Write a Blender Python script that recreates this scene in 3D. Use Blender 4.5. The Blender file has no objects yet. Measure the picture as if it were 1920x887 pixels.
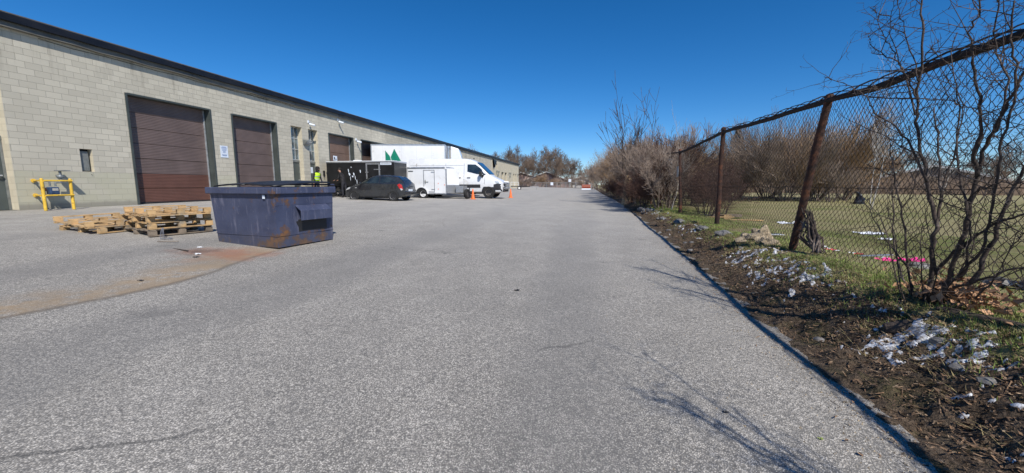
import bpy, math, random
from mathutils import Vector, Matrix, noise as mn, Euler
R = math.radians
scn = bpy.context.scene
COL = scn.collection

# ------------------------------------------------------------------ mesh builder
class MB:
    def __init__(s): s.v = []; s.f = []
    def add(s, vs, fs, M=None):
        n = len(s.v)
        if M is not None: vs = [M @ Vector(v) for v in vs]
        s.v.extend([tuple(v) for v in vs]); s.f.extend([tuple(i + n for i in f) for f in fs]); return s
    def box(s, x0, x1, y0, y1, z0, z1, M=None):
        vs = [(x0,y0,z0),(x1,y0,z0),(x1,y1,z0),(x0,y1,z0),(x0,y0,z1),(x1,y0,z1),(x1,y1,z1),(x0,y1,z1)]
        return s.add(vs, [(0,3,2,1),(4,5,6,7),(0,1,5,4),(1,2,6,5),(2,3,7,6),(3,0,4,7)], M)
    def cbox(s, c, d, rot=(0,0,0)):
        M = Matrix.Translation(c) @ Euler(rot).to_matrix().to_4x4()
        return s.box(-d[0]/2, d[0]/2, -d[1]/2, d[1]/2, -d[2]/2, d[2]/2, M)
    def quad(s, a, b, c, d): return s.add([a,b,c,d], [(0,1,2,3)])
    def tube(s, pts, rad, n=6, cap=True):
        pts = [Vector(p) for p in pts]; m = len(pts)
        if not hasattr(rad, '__len__'): rad = [rad]*m
        ref = None; vs = []
        for i, p in enumerate(pts):
            t = (pts[min(i+1,m-1)] - pts[max(i-1,0)])
            if t.length < 1e-9: t = Vector((0,0,1))
            t.normalize()
            if ref is None:
                a = Vector((0,0,1)) if abs(t.z) < .9 else Vector((1,0,0))
                ref = t.cross(a).normalized()
            else:
                ref = (ref - t*ref.dot(t))
                if ref.length < 1e-6: ref = t.orthogonal()
                ref.normalize()
            b = t.cross(ref)
            for k in range(n):
                an = 2*math.pi*k/n
                vs.append(p + (ref*math.cos(an) + b*math.sin(an))*rad[i])
        fs = []
        for i in range(m-1):
            for k in range(n):
                k2 = (k+1) % n
                fs.append((i*n+k, i*n+k2, (i+1)*n+k2, (i+1)*n+k))
        if cap:
            fs.append(tuple(reversed(range(n)))); fs.append(tuple((m-1)*n+k for k in range(n)))
        return s.add(vs, fs)
    def cyl(s, a, b, r, n=12, r2=None): return s.tube([a,b], [r, r if r2 is None else r2], n)
    def prism(s, poly, axis, a, b):
        # poly: 2-D points; axis 'y' -> poly is (x,z); axis 'x' -> (y,z); 'z' -> (x,y)
        def P(p, h):
            return (p[0],h,p[1]) if axis=='y' else (h,p[0],p[1]) if axis=='x' else (p[0],p[1],h)
        n = len(poly); vs = [P(p,a) for p in poly]+[P(p,b) for p in poly]
        fs = [tuple(range(n)), tuple(reversed(range(n,2*n)))]
        fs += [(i,(i+n),((i+1)%n+n),(i+1)%n) for i in range(n)]
        return s.add(vs, fs)
    def revolve(s, prof, c, axis='y', n=24):
        # prof: list of (r, h) ; revolve round axis through c
        vs=[]; m=len(prof)
        for r,h in prof:
            for k in range(n):
                an=2*math.pi*k/n; a=r*math.cos(an); b=r*math.sin(an)
                vs.append((c[0]+a,c[1]+h,c[2]+b) if axis=='y' else (c[0]+h,c[1]+a,c[2]+b) if axis=='x' else (c[0]+a,c[1]+b,c[2]+h))
        fs=[]
        for i in range(m-1):
            for k in range(n):
                fs.append((i*n+k,i*n+(k+1)%n,(i+1)*n+(k+1)%n,(i+1)*n+k))
        return s.add(vs,fs)
    def build(s, name, mat=None, parent=None, world=False, smooth=False, bevel=0, fixn=True, angle=40):
        v = s.v
        if world and parent is not None:
            L = parent.location; v = [(a-L.x,b-L.y,c-L.z) for a,b,c in v]
        me = bpy.data.meshes.new(name); me.from_pydata(v, [], s.f); me.update()
        if fixn:
            import bmesh
            bm = bmesh.new(); bm.from_mesh(me); bmesh.ops.recalc_face_normals(bm, faces=bm.faces); bm.to_mesh(me); bm.free()
        if mat: me.materials.append(mat)
        o = bpy.data.objects.new(name, me); COL.objects.link(o)
        if parent is not None: o.parent = parent
        if smooth:
            me.shade_smooth()
            if smooth != 'full':
                me.set_sharp_from_angle(angle=R(angle))
        if bevel:
            b = o.modifiers.new('bevel','BEVEL'); b.width = bevel; b.segments = 2; b.limit_method = 'ANGLE'; b.angle_limit = R(35)
        return o

def tag(o, label=None, cat=None, group=None, kind=None):
    if label: o['label']=label
    if cat: o['category']=cat
    if group: o['group']=group
    if kind: o['kind']=kind
    return o
def thing(name, label, cat, loc=(0,0,0), rz=0, group=None, rot=None):
    o = bpy.data.objects.new(name, None); COL.objects.link(o); o.location = loc
    o.rotation_euler = rot if rot else (0,0,rz); o.empty_display_size=.2
    return tag(o, label, cat, group)
def copy_tree(o, parent=None):
    c = o.copy(); COL.objects.link(c); c.parent = parent
    for ch in list(o.children): copy_tree(ch, c)
    return c
def rnd(a,b): return random.uniform(a,b)

# ------------------------------------------------------------------ materials
class NT:
    def __init__(s, name):
        s.m = bpy.data.materials.new(name); s.m.use_nodes = True; s.t = s.m.node_tree; s.n = s.t.nodes; s.l = s.t.links
        s.b = s.n['Principled BSDF']; s.tc = s.n.new('ShaderNodeTexCoord'); s.obj = s.tc.outputs['Object']
        s.geo = s.n.new('ShaderNodeNewGeometry'); s.pos = s.geo.outputs['Position']
    def put(s, sock, v):
        if isinstance(v, bpy.types.NodeSocket): s.l.new(v, sock)
        elif isinstance(v,(tuple,list)) and len(v)==3 and sock.type=='RGBA': sock.default_value=(*v,1)
        else: sock.default_value = v
    def math(s, op, a, b=None, c=None, clamp=False):
        n = s.n.new('ShaderNodeMath'); n.operation=op; n.use_clamp=clamp
        s.put(n.inputs[0],a)
        if b is not None: s.put(n.inputs[1],b)
        if c is not None: s.put(n.inputs[2],c)
        return n.outputs[0]
    def noise(s, vec, scale, detail=4, rough=.55, dist=0):
        n = s.n.new('ShaderNodeTexNoise'); s.put(n.inputs['Vector'],vec); n.inputs['Scale'].default_value=scale
        n.inputs['Detail'].default_value=detail; n.inputs['Roughness'].default_value=rough; n.inputs['Distortion'].default_value=dist
        return n.outputs['Fac']
    def voro(s, vec, scale, feat='F1', out='Distance', rnd=1):
        n = s.n.new('ShaderNodeTexVoronoi'); n.feature=feat; s.put(n.inputs['Vector'],vec); n.inputs['Scale'].default_value=scale
        n.inputs['Randomness'].default_value=rnd
        return n.outputs[out]
    def step(s, v, lo, hi, a=0., b=1.):
        n = s.n.new('ShaderNodeMapRange'); n.interpolation_type='SMOOTHSTEP'; s.put(n.inputs[0],v)
        n.inputs[1].default_value=lo; n.inputs[2].default_value=hi; n.inputs[3].default_value=a; n.inputs[4].default_value=b
        return n.outputs[0]
    def mix(s, f, a, b, bt='MIX'):
        n = s.n.new('ShaderNodeMix'); n.data_type='RGBA'; n.blend_type=bt
        s.put(n.inputs[0],f); s.put(n.inputs[6],a); s.put(n.inputs[7],b); return n.outputs[2]
    def xyz(s, v):
        n = s.n.new('ShaderNodeSeparateXYZ'); s.put(n.inputs[0],v); return n.outputs
    def comb(s, x,y,z):
        n = s.n.new('ShaderNodeCombineXYZ'); s.put(n.inputs[0],x); s.put(n.inputs[1],y); s.put(n.inputs[2],z); return n.outputs[0]
    def scale(s, v, sc):
        n = s.n.new('ShaderNodeVectorMath'); n.operation='MULTIPLY'; s.put(n.inputs[0],v); n.inputs[1].default_value=sc; return n.outputs[0]
    def bump(s, h, strength=.3, dist=.01, normal=None):
        n = s.n.new('ShaderNodeBump'); n.inputs['Strength'].default_value=strength; n.inputs['Distance'].default_value=dist
        s.put(n.inputs['Height'],h)
        if normal: s.put(n.inputs['Normal'],normal)
        return n.outputs[0]
    def out(s, color=None, rough=None, metal=None, normal=None, **k):
        if color is not None: s.put(s.b.inputs['Base Color'],color)
        if rough is not None: s.put(s.b.inputs['Roughness'],rough)
        if metal is not None: s.put(s.b.inputs['Metallic'],metal)
        if normal is not None: s.put(s.b.inputs['Normal'],normal)
        for kk,v in k.items(): s.put(s.b.inputs[kk.replace('_',' ')],v)
        return s.m
def pm(name, base, rough=.6, metal=0, var=.2, scale=3, bump=0, bscale=40, layers=(), coat=0, stretch=None, spec=.5):
    t = NT(name); v = t.obj if stretch is None else t.scale(t.obj, stretch)
    n = t.noise(v, scale, 5)
    dark = tuple(c*(1-var) for c in base); lite = tuple(min(1,c*(1+var)) for c in base)
    c = t.mix(t.step(n,.3,.7), dark, lite)
    for col, sc, lo, hi in layers:
        c = t.mix(t.step(t.noise(v, sc, 6, .65), lo, hi), c, col)
    k = {}
    if coat: k['Coat_Weight']=coat
    k['Specular_IOR_Level']=spec
    nrm = t.bump(t.noise(t.obj,bscale,4), bump, .01) if bump else None
    r = t.step(n,.3,.7,max(0,rough-.08),min(1,rough+.08))
    return t.out(c, r, metal, nrm, **k)

M = {}
RUST=(.16,.06,.025); DIRT=(.09,.075,.055)
M['white_paint']=pm('white_paint',(.80,.81,.82),.3,0,.03,2,layers=[((.50,.47,.41),1.8,.55,.85)],coat=.4)
M['white_panel']=pm('white_panel',(.78,.79,.80),.4,0,.04,1.5,layers=[((.50,.48,.43),2.5,.55,.85)])
M['alu']=pm('brushed_aluminium',(.55,.56,.57),.38,.8,.1,6)
M['dplate']=pm('diamond_plate',(.45,.46,.47),.4,.7,.25,30,bump=.6,bscale=60)
M['black_panel']=pm('black_painted_panel',(.012,.012,.013),.4,0,.3,2,layers=[((.05,.045,.04),3,.6,.85)])
M['black_plastic']=pm('black_plastic',(.02,.02,.022),.5,0,.3,5)
M['grey_plastic']=pm('dark_grey_plastic',(.035,.036,.04),.55,0,.2,5)
M['tyre']=pm('tyre_rubber',(.018,.018,.018),.85,0,.3,8,layers=[((.07,.06,.05),6,.6,.8)])
M['rim_dark']=pm('dark_wheel_rim',(.13,.13,.135),.45,.4,.3,10)
M['rim_white']=pm('white_wheel_rim',(.75,.75,.75),.4,0,.1,5)
M['rim_steel']=pm('steel_wheel_rim',(.18,.17,.16),.5,.5,.3,10,layers=[(RUST,12,.6,.75)])
M['car_paint']=pm('charcoal_car_paint',(.035,.038,.043),.28,.35,.12,2,coat=.8,layers=[((.10,.095,.085),3,.5,.9)])
def glass(name, col, rough=.05):
    t=NT(name); n=t.noise(t.obj,2.5,3)
    c=t.mix(t.step(n,.35,.7),tuple(x*.5 for x in col),tuple(x*1.5 for x in col))
    return t.out(c,rough,0,Specular_IOR_Level=.9,Coat_Weight=.6)
M['glass']=glass('tinted_glass',(.022,.030,.030),.1)
M['win_glass']=glass('wired_window_glass',(.10,.14,.16),.12)
M['red_lens']=pm('red_lens',(.5,.015,.02),.15,0,.1,10,coat=1)
M['clear_lens']=pm('clear_lens',(.6,.62,.63),.12,.3,.1,12,coat=1)
M['orange']=pm('orange_cone_plastic',(.85,.16,.02),.5,0,.15,8,layers=[((.35,.1,.03),9,.62,.8)])
M['green_logo']=pm('green_logo_vinyl',(.0,.20,.12),.5,0,.05,4)
M['yellow']=pm('yellow_steel_paint',(.72,.46,.05),.55,0,.18,4,layers=[((.3,.16,.04),14,.58,.7)])
M['meter_blue']=pm('blue_meter',(.03,.06,.13),.5,0,.2,10)
M['meter_grey']=pm('grey_meter_pipe',(.22,.24,.25),.5,.3,.2,10)
M['frame_green']=pm('dark_green_grey_frame',(.055,.065,.06),.5,0,.15,2,bump=.1)
M['door_grey']=pm('grey_green_steel_door',(.075,.09,.085),.45,0,.1,2)
M['track']=pm('galvanised_track',(.55,.58,.6),.35,.6,.15,5)
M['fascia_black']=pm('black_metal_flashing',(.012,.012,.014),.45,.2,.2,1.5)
M['fascia_grey']=pm('weathered_grey_fascia',(.13,.125,.11),.7,0,.25,1.2,layers=[((.05,.045,.04),2,.55,.75)])
M['roofing']=pm('roof_gravel',(.12,.11,.1),.9,0,.2,3)
M['sign_white']=pm('white_sign_sheet',(.72,.78,.86),.5,0,.05,5)
M['ink']=pm('sign_ink_blue',(.12,.2,.4),.6,0,.1,20)
M['ink_black']=pm('sign_ink_black',(.03,.03,.03),.6,0,.1,20)
M['lamp_bronze']=pm('grey_lamp_housing',(.20,.21,.20),.5,.2,.2,6)
M['wood']=pm('pallet_wood',(.50,.33,.16),.85,0,.35,3,bump=.5,bscale=30,layers=[((.26,.18,.10),5,.5,.7),((.30,.26,.2),2.3,.55,.75)])
M['wood_old']=pm('weathered_pallet_wood',(.2,.16,.12),.9,0,.35,4,bump=.5,bscale=30)
M['strap']=pm('grey_strap',(.16,.17,.20),.6,0,.2,10)
M['rust_post']=pm('rusty_fence_pipe',(.055,.027,.019),.85,.1,.45,4,bump=.7,bscale=60,layers=[((.16,.06,.028),7,.48,.68),((.02,.014,.012),3,.55,.72)])
M['rust_wire']=pm('rusty_fence_wire',(.022,.014,.012),.8,.2,.4,3)
M['galv']=pm('galvanised_fence',(.30,.31,.32),.5,.4,.2,4)
M['rail']=pm('dark_rusted_rail',(.026,.017,.014),.9,0,.5,6,bump=.8,bscale=50,layers=[((.09,.04,.022),6,.55,.7)])
M['bark']=pm('dark_bush_bark',(.06,.044,.036),.9,0,.45,9,bump=.8,bscale=50,layers=[((.26,.21,.18),3,.52,.72)])
M['twig']=pm('pale_twig_bark',(.20,.145,.115),.9,0,.4,5)
M['twig_dark']=pm('dark_red_twig_bark',(.11,.06,.045),.9,0,.4,2)
M['twig_grey']=pm('grey_brown_twigs',(.31,.24,.19),.9,0,.35,1.2)
M['twig_tan']=pm('tan_brown_twigs',(.34,.225,.13),.9,0,.35,1.0)
M['twig_far']=pm('distant_brown_twigs',(.205,.148,.108),.95,0,.3,.4)
M['trunk']=pm('grey_brown_trunk',(.20,.155,.125),.9,0,.35,4,bump=.5,bscale=25)
M['birch']=pm('pale_birch_bark',(.5,.46,.42),.8,0,.2,5)
M['needle']=pm('dark_conifer_foliage',(.022,.034,.02),.9,0,.4,2)
M['leaf']=pm('dead_leaf_litter',(.19,.115,.065),.8,0,.6,30,layers=[((.42,.31,.20),22,.5,.66),((.03,.02,.015),9,.55,.6)])
M['leaf_pale']=pm('pale_fallen_leaves',(.42,.24,.13),.8,0,.4,8)
M['grass']=pm('green_grass_blades',(.22,.29,.065),.8,0,.35,1.6,layers=[((.40,.36,.16),2.5,.5,.72)])
M['dry_grass']=pm('dry_grass_blades',(.36,.29,.14),.85,0,.4,2)
M['rock']=pm('pale_rubble',(.34,.27,.18),.9,0,.4,9,bump=1,bscale=25,layers=[((.12,.09,.07),6,.55,.75)])
M['rock_grey']=pm('grey_stone',(.2,.19,.18),.9,0,.4,9,bump=1,bscale=25)
M['log']=pm('fallen_branch_bark',(.06,.045,.036),.9,0,.4,8,bump=.9,bscale=40)
M['splinter']=pm('split_pale_wood',(.5,.36,.2),.85,0,.35,12,bump=.8,bscale=40,stretch=(1,1,1))
M['snow_trash']=pm('white_litter',(.75,.77,.8),.6,0,.08,8)
M['pink']=pm('pink_cloth',(.75,.04,.25),.8,0,.3,10)
M['red']=pm('red_litter',(.6,.08,.08),.7,0,.3,10)
M['blue']=pm('blue_plastic_sheet',(.16,.4,.72),.5,0,.3,8)
M['black_bag']=pm('black_plastic_bag',(.012,.012,.014),.35,0,.3,8,bump=.6,bscale=12)
M['shirt_black']=pm('black_clothing',(.014,.013,.014),.9,0,.3,6)
M['hivis']=pm('lime_safety_vest',(.55,.85,.03),.7,0,.1,8)
M['skin']=pm('skin',(.42,.23,.16),.6,0,.1,8)
M['hair']=pm('dark_hair',(.02,.015,.012),.8,0,.2,10)
M['plow']=pm('orange_red_plow_paint',(.24,.04,.012),.5,0,.3,3)
M['brick_far']=pm('pinkish_house_wall',(.34,.24,.21),.9,0,.2,.8)
M['house_trim']=pm('pale_house_trim',(.6,.58,.55),.7,0,.1,1)
M['roof_far']=pm('grey_shingle_roof',(.16,.14,.13),.9,0,.2,.8)
M['dark_glass']=glass('dark_house_window',(.02,.022,.025))
M['playy']=pm('yellow_play_post',(.8,.5,.08),.5,0,.1,5)
# ------------------------------------------------------------------ ground height
EYE=1.55; WX=-17.3; WZ=.79
def sst(a,b,x):
    t=min(max((x-a)/(b-a),0),1); return t*t*(3-2*t)
def gz(X,Y):
    s=min(max(-X/17.3,0),1); r=math.hypot(X,Y)
    return .3+.49*s-.3*math.exp(-(r/13)**2)+.07*math.exp(-((Y-29)/9)**2)*sst(2,7,-X)*(1-s)
CREST=.46
def berm_mask(X,Y): return sst(2.1,2.5,X)*(1-sst(5.2,6.5,X))
def terr(X,Y,fine=True):
    g=gz(min(X,2.15),Y)
    if X<=2.12 and not fine: return g-.05
    t=sst(2.0,3.12,X)
    z=g-.004+(CREST-g)*t
    z+=(.28-CREST)*sst(3.7,5.2,X)
    if fine:
        m=sst(1.85,2.2,X)*(1-.75*sst(3.0,3.4,X))
        p=Vector((X,Y,0))
        z+=m*(.075*mn.noise(p*2.1)+.06*mn.noise(p*6.3)+.034*mn.noise(p*14)+.008*mn.noise(p*23))
        z-=.05*(1-sst(1.77,2.02,X+.16*mn.noise(p*1.1)+.10*mn.noise(p*5)+.05*mn.noise(p*14)))
        z+=.02*sst(3.2,4,X)*mn.noise(p*1.3)
    return z

# ------------------------------------------------------------------ ground materials
def asphalt_mat():
    t=NT('worn_asphalt'); P=t.pos; x,y,z=t.xyz(P)
    big=t.noise(P,.22,4,.6); med=t.noise(P,1.6,5,.65); fine=t.noise(P,34,4,.75)
    c=t.mix(t.step(big,.3,.7),(.385,.358,.315),(.475,.442,.388))
    c=t.mix(t.step(med,.35,.75,0,.55),c,(.56,.525,.47))
    # aggregate: pale stones set in darker binder
    vs=t.voro(t.scale(P,(1,.86,1)),104,out='Distance'); vc=t.voro(t.scale(P,(1,.86,1)),104,out='Color')
    vr=t.xyz(vc)[0]
    stone=t.math('MULTIPLY',t.step(vs,.30,.55,1,0),t.step(t.math('ADD',vr,t.math('MULTIPLY',t.math('SUBTRACT',t.noise(P,5,4,.7),.5),.5)),.46,.62))
    c=t.mix(t.math('MULTIPLY',t.step(vs,.38,.68),.60),c,(.07,.066,.06))
    c=t.mix(t.math('MULTIPLY',stone,.9),c,(.78,.73,.65))
    c=t.mix(t.step(fine,.38,.62,.55,0),c,(.07,.07,.072))
    v2=t.voro(P,38,out='Color'); vd2=t.voro(P,38,out='Distance')
    peb=t.math('MULTIPLY',t.step(vd2,.16,.30,1,0),t.step(t.xyz(v2)[1],.86,.92))
    c=t.mix(t.math('MULTIPLY',peb,.7),c,(.6,.56,.5))
    # tyre-worn lanes along the lot
    xd=t.math('ADD',x,t.math('MULTIPLY',t.noise(P,.15,2),2.4))
    lane=t.math('SINE',t.math('MULTIPLY',xd,1.7))
    c=t.mix(t.step(lane,.2,1,0,.34),c,(.15,.148,.145))
    oil=t.math('MULTIPLY',t.step(t.noise(P,.55,4,.6),.60,.70),t.step(t.noise(P,2.6,4,.7),.45,.6))
    c=t.mix(t.math('MULTIPLY',oil,.45),c,(.10,.098,.095))
    spot=t.voro(P,.55); c=t.mix(t.step(t.math('ADD',spot,t.math('MULTIPLY',t.noise(P,6,4,.7),.12)),.10,.16,.5,0),c,(.06,.058,.056))
    # cracks, thin transverse ones and a web of fine ones
    pd=t.comb(t.math('MULTIPLY',x,.35),y,0.)
    wob=t.math('MULTIPLY',t.noise(P,.9,4),1.3)
    s1=t.math('ABSOLUTE',t.math('SUBTRACT',t.math('ADD',y,wob),8.35))
    c=t.mix(t.math('MULTIPLY',t.math('MULTIPLY',t.step(s1,.0,.022,1,0),t.step(t.noise(P,1.1,2),.42,.55)),.65),c,(.04,.04,.04))
    ed=t.voro(t.comb(t.math('ADD',x,wob),t.math('ADD',y,t.math('MULTIPLY',wob,1.4)),0.),.16,'DISTANCE_TO_EDGE')
    c=t.mix(t.math('MULTIPLY',t.step(ed,0,.0045,1,0),t.step(t.noise(P,.5,2),.50,.62,0,.6)),c,(.045,.045,.045))
    # old seam with run-off stain beside it, from the dumpster toward the near left
    sx=t.math('ADD',x,t.math('ADD',t.math('MULTIPLY',t.math('SUBTRACT',t.noise(P,1.1,3),.5),.22),t.math('SUBTRACT',5.86,t.math('MULTIPLY',.42,t.math('POWER',2.718,t.math('MULTIPLY',t.math('POWER',t.math('MULTIPLY',t.math('SUBTRACT',y,4.2),.85),2.),-1.))))))
    near=t.step(y,6.9,6.2)
    nearm=t.math('SUBTRACT',1.,t.step(y,6.3,7.2))
    wn=t.noise(P,2.2,5,.7)
    left=t.math('ADD',sx,t.math('MULTIPLY',wn,.9))        # wide band
    band=t.math('MULTIPLY',t.step(sx,-.05,.05,1,0),t.step(left,-.75,.15))
    band=t.math('MULTIPLY',band,nearm)
    patch=t.step(wn,.28,.52)
    c=t.mix(t.math('MULTIPLY',t.math('MULTIPLY',band,patch),.72),c,(.33,.235,.135))
    ln=t.math('MULTIPLY',t.step(t.math('ABSOLUTE',sx),.0,.10,1,0),nearm)
    c=t.mix(t.math('MULTIPLY',ln,.6),c,(.10,.078,.055))
    # rust blot at the dumpster foot
    dx=t.math('ADD',x,6.5); dy=t.math('SUBTRACT',y,6.1)
    rr=t.math('SQRT',t.math('ADD',t.math('MULTIPLY',t.math('MULTIPLY',dx,dx),.8),t.math('MULTIPLY',t.math('MULTIPLY',dy,dy),1.9)))
    rr=t.math('ADD',rr,t.math('MULTIPLY',t.math('SUBTRACT',t.noise(P,2.4,5,.7),.5),2.2))
    c=t.mix(t.step(rr,.0,1.15,.7,0),c,(.34,.13,.06))
    rr2=t.math('SQRT',t.math('ADD',t.math('MULTIPLY',t.math('MULTIPLY',t.math('ADD',x,7.1),t.math('ADD',x,7.1)),2.),t.math('MULTIPLY',t.math('MULTIPLY',dy,dy),2.)))
    rr2=t.math('ADD',rr2,t.math('MULTIPLY',t.math('SUBTRACT',t.noise(P,3,5,.7),.5),1.5))
    c=t.mix(t.step(rr2,.0,.6,.7,0),c,(.05,.025,.02))
    # silty shoulder near the right edge, dusty lane by the wall
    sh=t.step(t.math('ADD',x,t.math('MULTIPLY',t.noise(P,1.3,4),.8)),1.95,2.6)
    c=t.mix(t.math('MULTIPLY',sh,.55),c,(.19,.17,.145))
    c=t.mix(t.math('MULTIPLY',t.step(x,-6,-15),t.step(med,.3,.8,.2,.6)),c,(.42,.40,.36))
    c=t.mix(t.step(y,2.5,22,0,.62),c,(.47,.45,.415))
    c=t.mix(t.step(t.noise(P,1.0,6,.8),.40,.60,.20,0),c,(.15,.145,.135))
    h=t.math('ADD',t.math('MULTIPLY',fine,.5),t.math('MULTIPLY',t.step(vs,.2,.6,1,0),.6))
    return t.out(c,.82,0,t.bump(h,.55,.006),Specular_IOR_Level=.35)
def terrain_mat():
    t=NT('verge_soil_and_park_grass'); P=t.pos; x,y,z=t.xyz(P)
    n1=t.noise(P,.35,5,.6); n2=t.noise(P,3,6,.7); n3=t.noise(P,26,5,.75)
    g=t.mix(t.step(n2,.3,.7),(.17,.19,.055),(.33,.30,.125))
    g=t.mix(t.step(n1,.38,.58,0,.85),g,(.46,.39,.21))
    g=t.mix(t.step(t.noise(P,2.3,6,.8),.50,.64,0,.6),g,(.20,.15,.08))
    g=t.mix(t.step(t.noise(P,.16,4,.6),.45,.6,0,.6),g,(.40,.35,.18))
    g=t.mix(t.step(t.noise(P,1.1,4),.5,.68,0,.65),g,(.19,.25,.06))
    g=t.mix(t.step(t.noise(P,.9,5,.7),.62,.75,0,.7),g,(.13,.10,.06))
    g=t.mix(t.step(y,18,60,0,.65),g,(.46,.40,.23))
    g=t.mix(t.step(n3,.35,.7,.45,0),g,(.05,.05,.02))
    s=t.mix(t.step(n3,.3,.7),(.035,.026,.018),(.21,.155,.11))
    s=t.mix(t.step(t.noise(P,60,3,.7),.52,.68,0,.6),s,(.30,.21,.14))
    s=t.mix(t.step(n2,.48,.66,0,.65),s,(.12,.11,.05))
    s=t.mix(t.step(t.noise(P,2.1,5,.7),.52,.68,0,.7),s,(.17,.135,.10))
    s=t.mix(t.step(t.noise(P,1.4,4),.55,.75,0,.6),s,(.012,.009,.007))
    e=t.math('ADD',x,t.math('MULTIPLY',t.math('SUBTRACT',n2,.5),1.5))
    e=t.math('ADD',e,t.math('MULTIPLY',t.math('SUBTRACT',n1,.5),1.6))
    c=t.mix(t.step(e,2.66,3.0),s,g)
    # trampled bare ground just beyond the fence
    tr=t.math('MULTIPLY',t.step(t.math('ABSOLUTE',t.math('SUBTRACT',e,4.6)),.0,.8,1,0),t.step(y,5.5,8))
    c=t.mix(t.math('MULTIPLY',tr,t.step(n2,.4,.6,.1,.75)),c,(.09,.068,.048))
    return t.out(c,.95,0,t.bump(t.math('ADD',n3,t.noise(P,70,3,.7)),.9,.03),Specular_IOR_Level=.15)
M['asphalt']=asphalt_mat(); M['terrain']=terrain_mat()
M['dry_field']=pm('dry_far_ground',(.12,.095,.06),.95,0,.3,.05)
t=NT('old_snow'); n=t.noise(t.obj,30,5,.7)
M['snow']=t.out(t.mix(t.step(n,.38,.62),(.30,.28,.26),(.78,.80,.84)),.6,0,t.bump(n,.5,.01),Specular_IOR_Level=.3)

def axis(segs):
    a=[]
    for lo,hi,st in segs:
        n=max(1,round((hi-lo)/st)); a+= [lo+(hi-lo)*i/n for i in range(n)]
    return a+[segs[-1][1]]
def grid(xs,ys,fn,keep=None):
    mb=MB(); nx=len(xs)
    mb.v=[(x,y,fn(x,y)) for y in ys for x in xs]
    for j in range(len(ys)-1):
        for i in range(nx-1):
            if keep and not keep(xs[i],xs[i+1],ys[j],ys[j+1]): continue
            mb.f.append((j*nx+i,j*nx+i+1,(j+1)*nx+i+1,(j+1)*nx+i))
    return mb
# lot
def edge(Y): return 2.02+.14*sst(4,9,Y)+.10*mn.noise(Vector((1,Y*.7,0)))+.055*mn.noise(Vector((5,Y*3.5,0)))+.035*mn.noise(Vector((9,Y*11,0)))-.35*sst(30,60,Y)
us=[i/40 for i in range(41)]
ys=axis([(-30,0,1),(0,12,.12),(12,40,.5),(40,132,2)])
mb=MB(); nx=len(us)
for y in ys:
    e=edge(y)
    for u in us:
        w=u**.6; x=-17.6+(e+17.6)*w
        mb.v.append((x,y,gz(x,y)-.02*sst(e-.25,e,x)))
for j in range(len(ys)-1):
    for i in range(nx-1): mb.f.append((j*nx+i,j*nx+i+1,(j+1)*nx+i+1,(j+1)*nx+i))
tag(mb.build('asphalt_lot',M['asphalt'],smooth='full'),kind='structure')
# fine verge
FX0,FX1,FY0,FY1=1.7,6.2,.6,24
xs=axis([(FX0,3.6,.035),(3.6,FX1,.13)]); ys=axis([(FY0,9,.035),(9,FY1,.09)])
tag(grid(xs,ys,lambda x,y:terr(x,y)).build('verge',M['terrain'],smooth='full',fixn=False),kind='structure')
def coarse(x,y):
    if x<1.9: return gz(x,y)-.07
    inside = FX0-.1<x<FX1-.05 and FY0<y<FY1-.05
    return terr(x,y,False)-(.2 if inside else 0)
xs=axis([(-900,-100,100),(-100,-20,10),(-20,1.7,2.5),(1.7,6.2,.3),(6.2,20,1.2),(20,100,8),(100,900,100)])
ys=axis([(-200,0,20),(0,.6,.6),(.6,24,1.8),(24,60,2),(60,200,7),(200,1200,100)])
tag(grid(xs,ys,coarse).build('ground',M['terrain'],smooth='full'),kind='structure')
# snow lying in the hollows of the verge
def snow_m(x,y):
    p=Vector((x,y,3)); d=mn.noise(p*1.1)*.4+mn.noise(p*4.5)*.6+mn.noise(p*13)*1.0+mn.noise(p*27)*.6
    zone=math.exp(-((x-(2.72+.0*y))/.42)**2)
    zy=.25+.75*max(math.exp(-((y-6.6)/1.3)**2),math.exp(-((y-3.6)/.8)**2),.55*math.exp(-((y-12)/3)**2),.9*math.exp(-((y-18.5)/3)**2))
    return zone*zy*.92+d*.95-1.02
ys2=axis([(1.5,8.6,.016),(8.6,24,.05)]); xs2=axis([(2.2,3.4,.016)])
def sz(x,y): return terr(x,y)+min(.007,max(-.03,snow_m(x,y)*.12))+.005
tag(grid(xs2,ys2,sz,keep=lambda x0,x1,y0,y1: snow_m((x0+x1)/2,(y0+y1)/2)>-.12).build('snow',M['snow'],smooth='full',fixn=False),
    'thin broken patches of old snow on the brown verge','snow',kind='stuff')

# litter on the verge
random.seed(5)
mb=MB()
for i in range(42000):
    y=.9+22*random.random()**1.8; x=random.gauss(2.7,.45)
    ex=edge(y)
    if x<ex-.02:
        if x<ex-.45 or random.random()<.72: continue
    if x>4.3: continue
    if x>3.3 and random.random()<.6: continue
    z=max(terr(x,y),gz(x,y)-.02*sst(ex-.25,ex,x) if x<ex else -9)+rnd(.0,.016); s=rnd(.005,.016)*(2.0 if random.random()<.06 else 1)
    Mx=Matrix.Translation((x,y,z)) @ Euler((rnd(-.6,.6),rnd(-.6,.6),rnd(0,6.3))).to_matrix().to_4x4()
    if random.random()<.35: mb.add([(-s*2.2,-.003,0),(s*2.2,-.003,0),(s*2.2,.003,.003),(-s*2.2,.003,.003)],[(0,1,2,3)],Mx)
    else: mb.add([(-s,0,0),(-s*.2,-s*.55,.004),(s,0,rnd(0,.012)),(-.1*s,s*.55,.004)],[(0,1,2,3)],Mx)
tag(mb.build('leaf_litter',M['leaf'],fixn=False),'brown dead leaves and twigs covering the verge','leaf litter',kind='stuff')
mb=MB()
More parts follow.
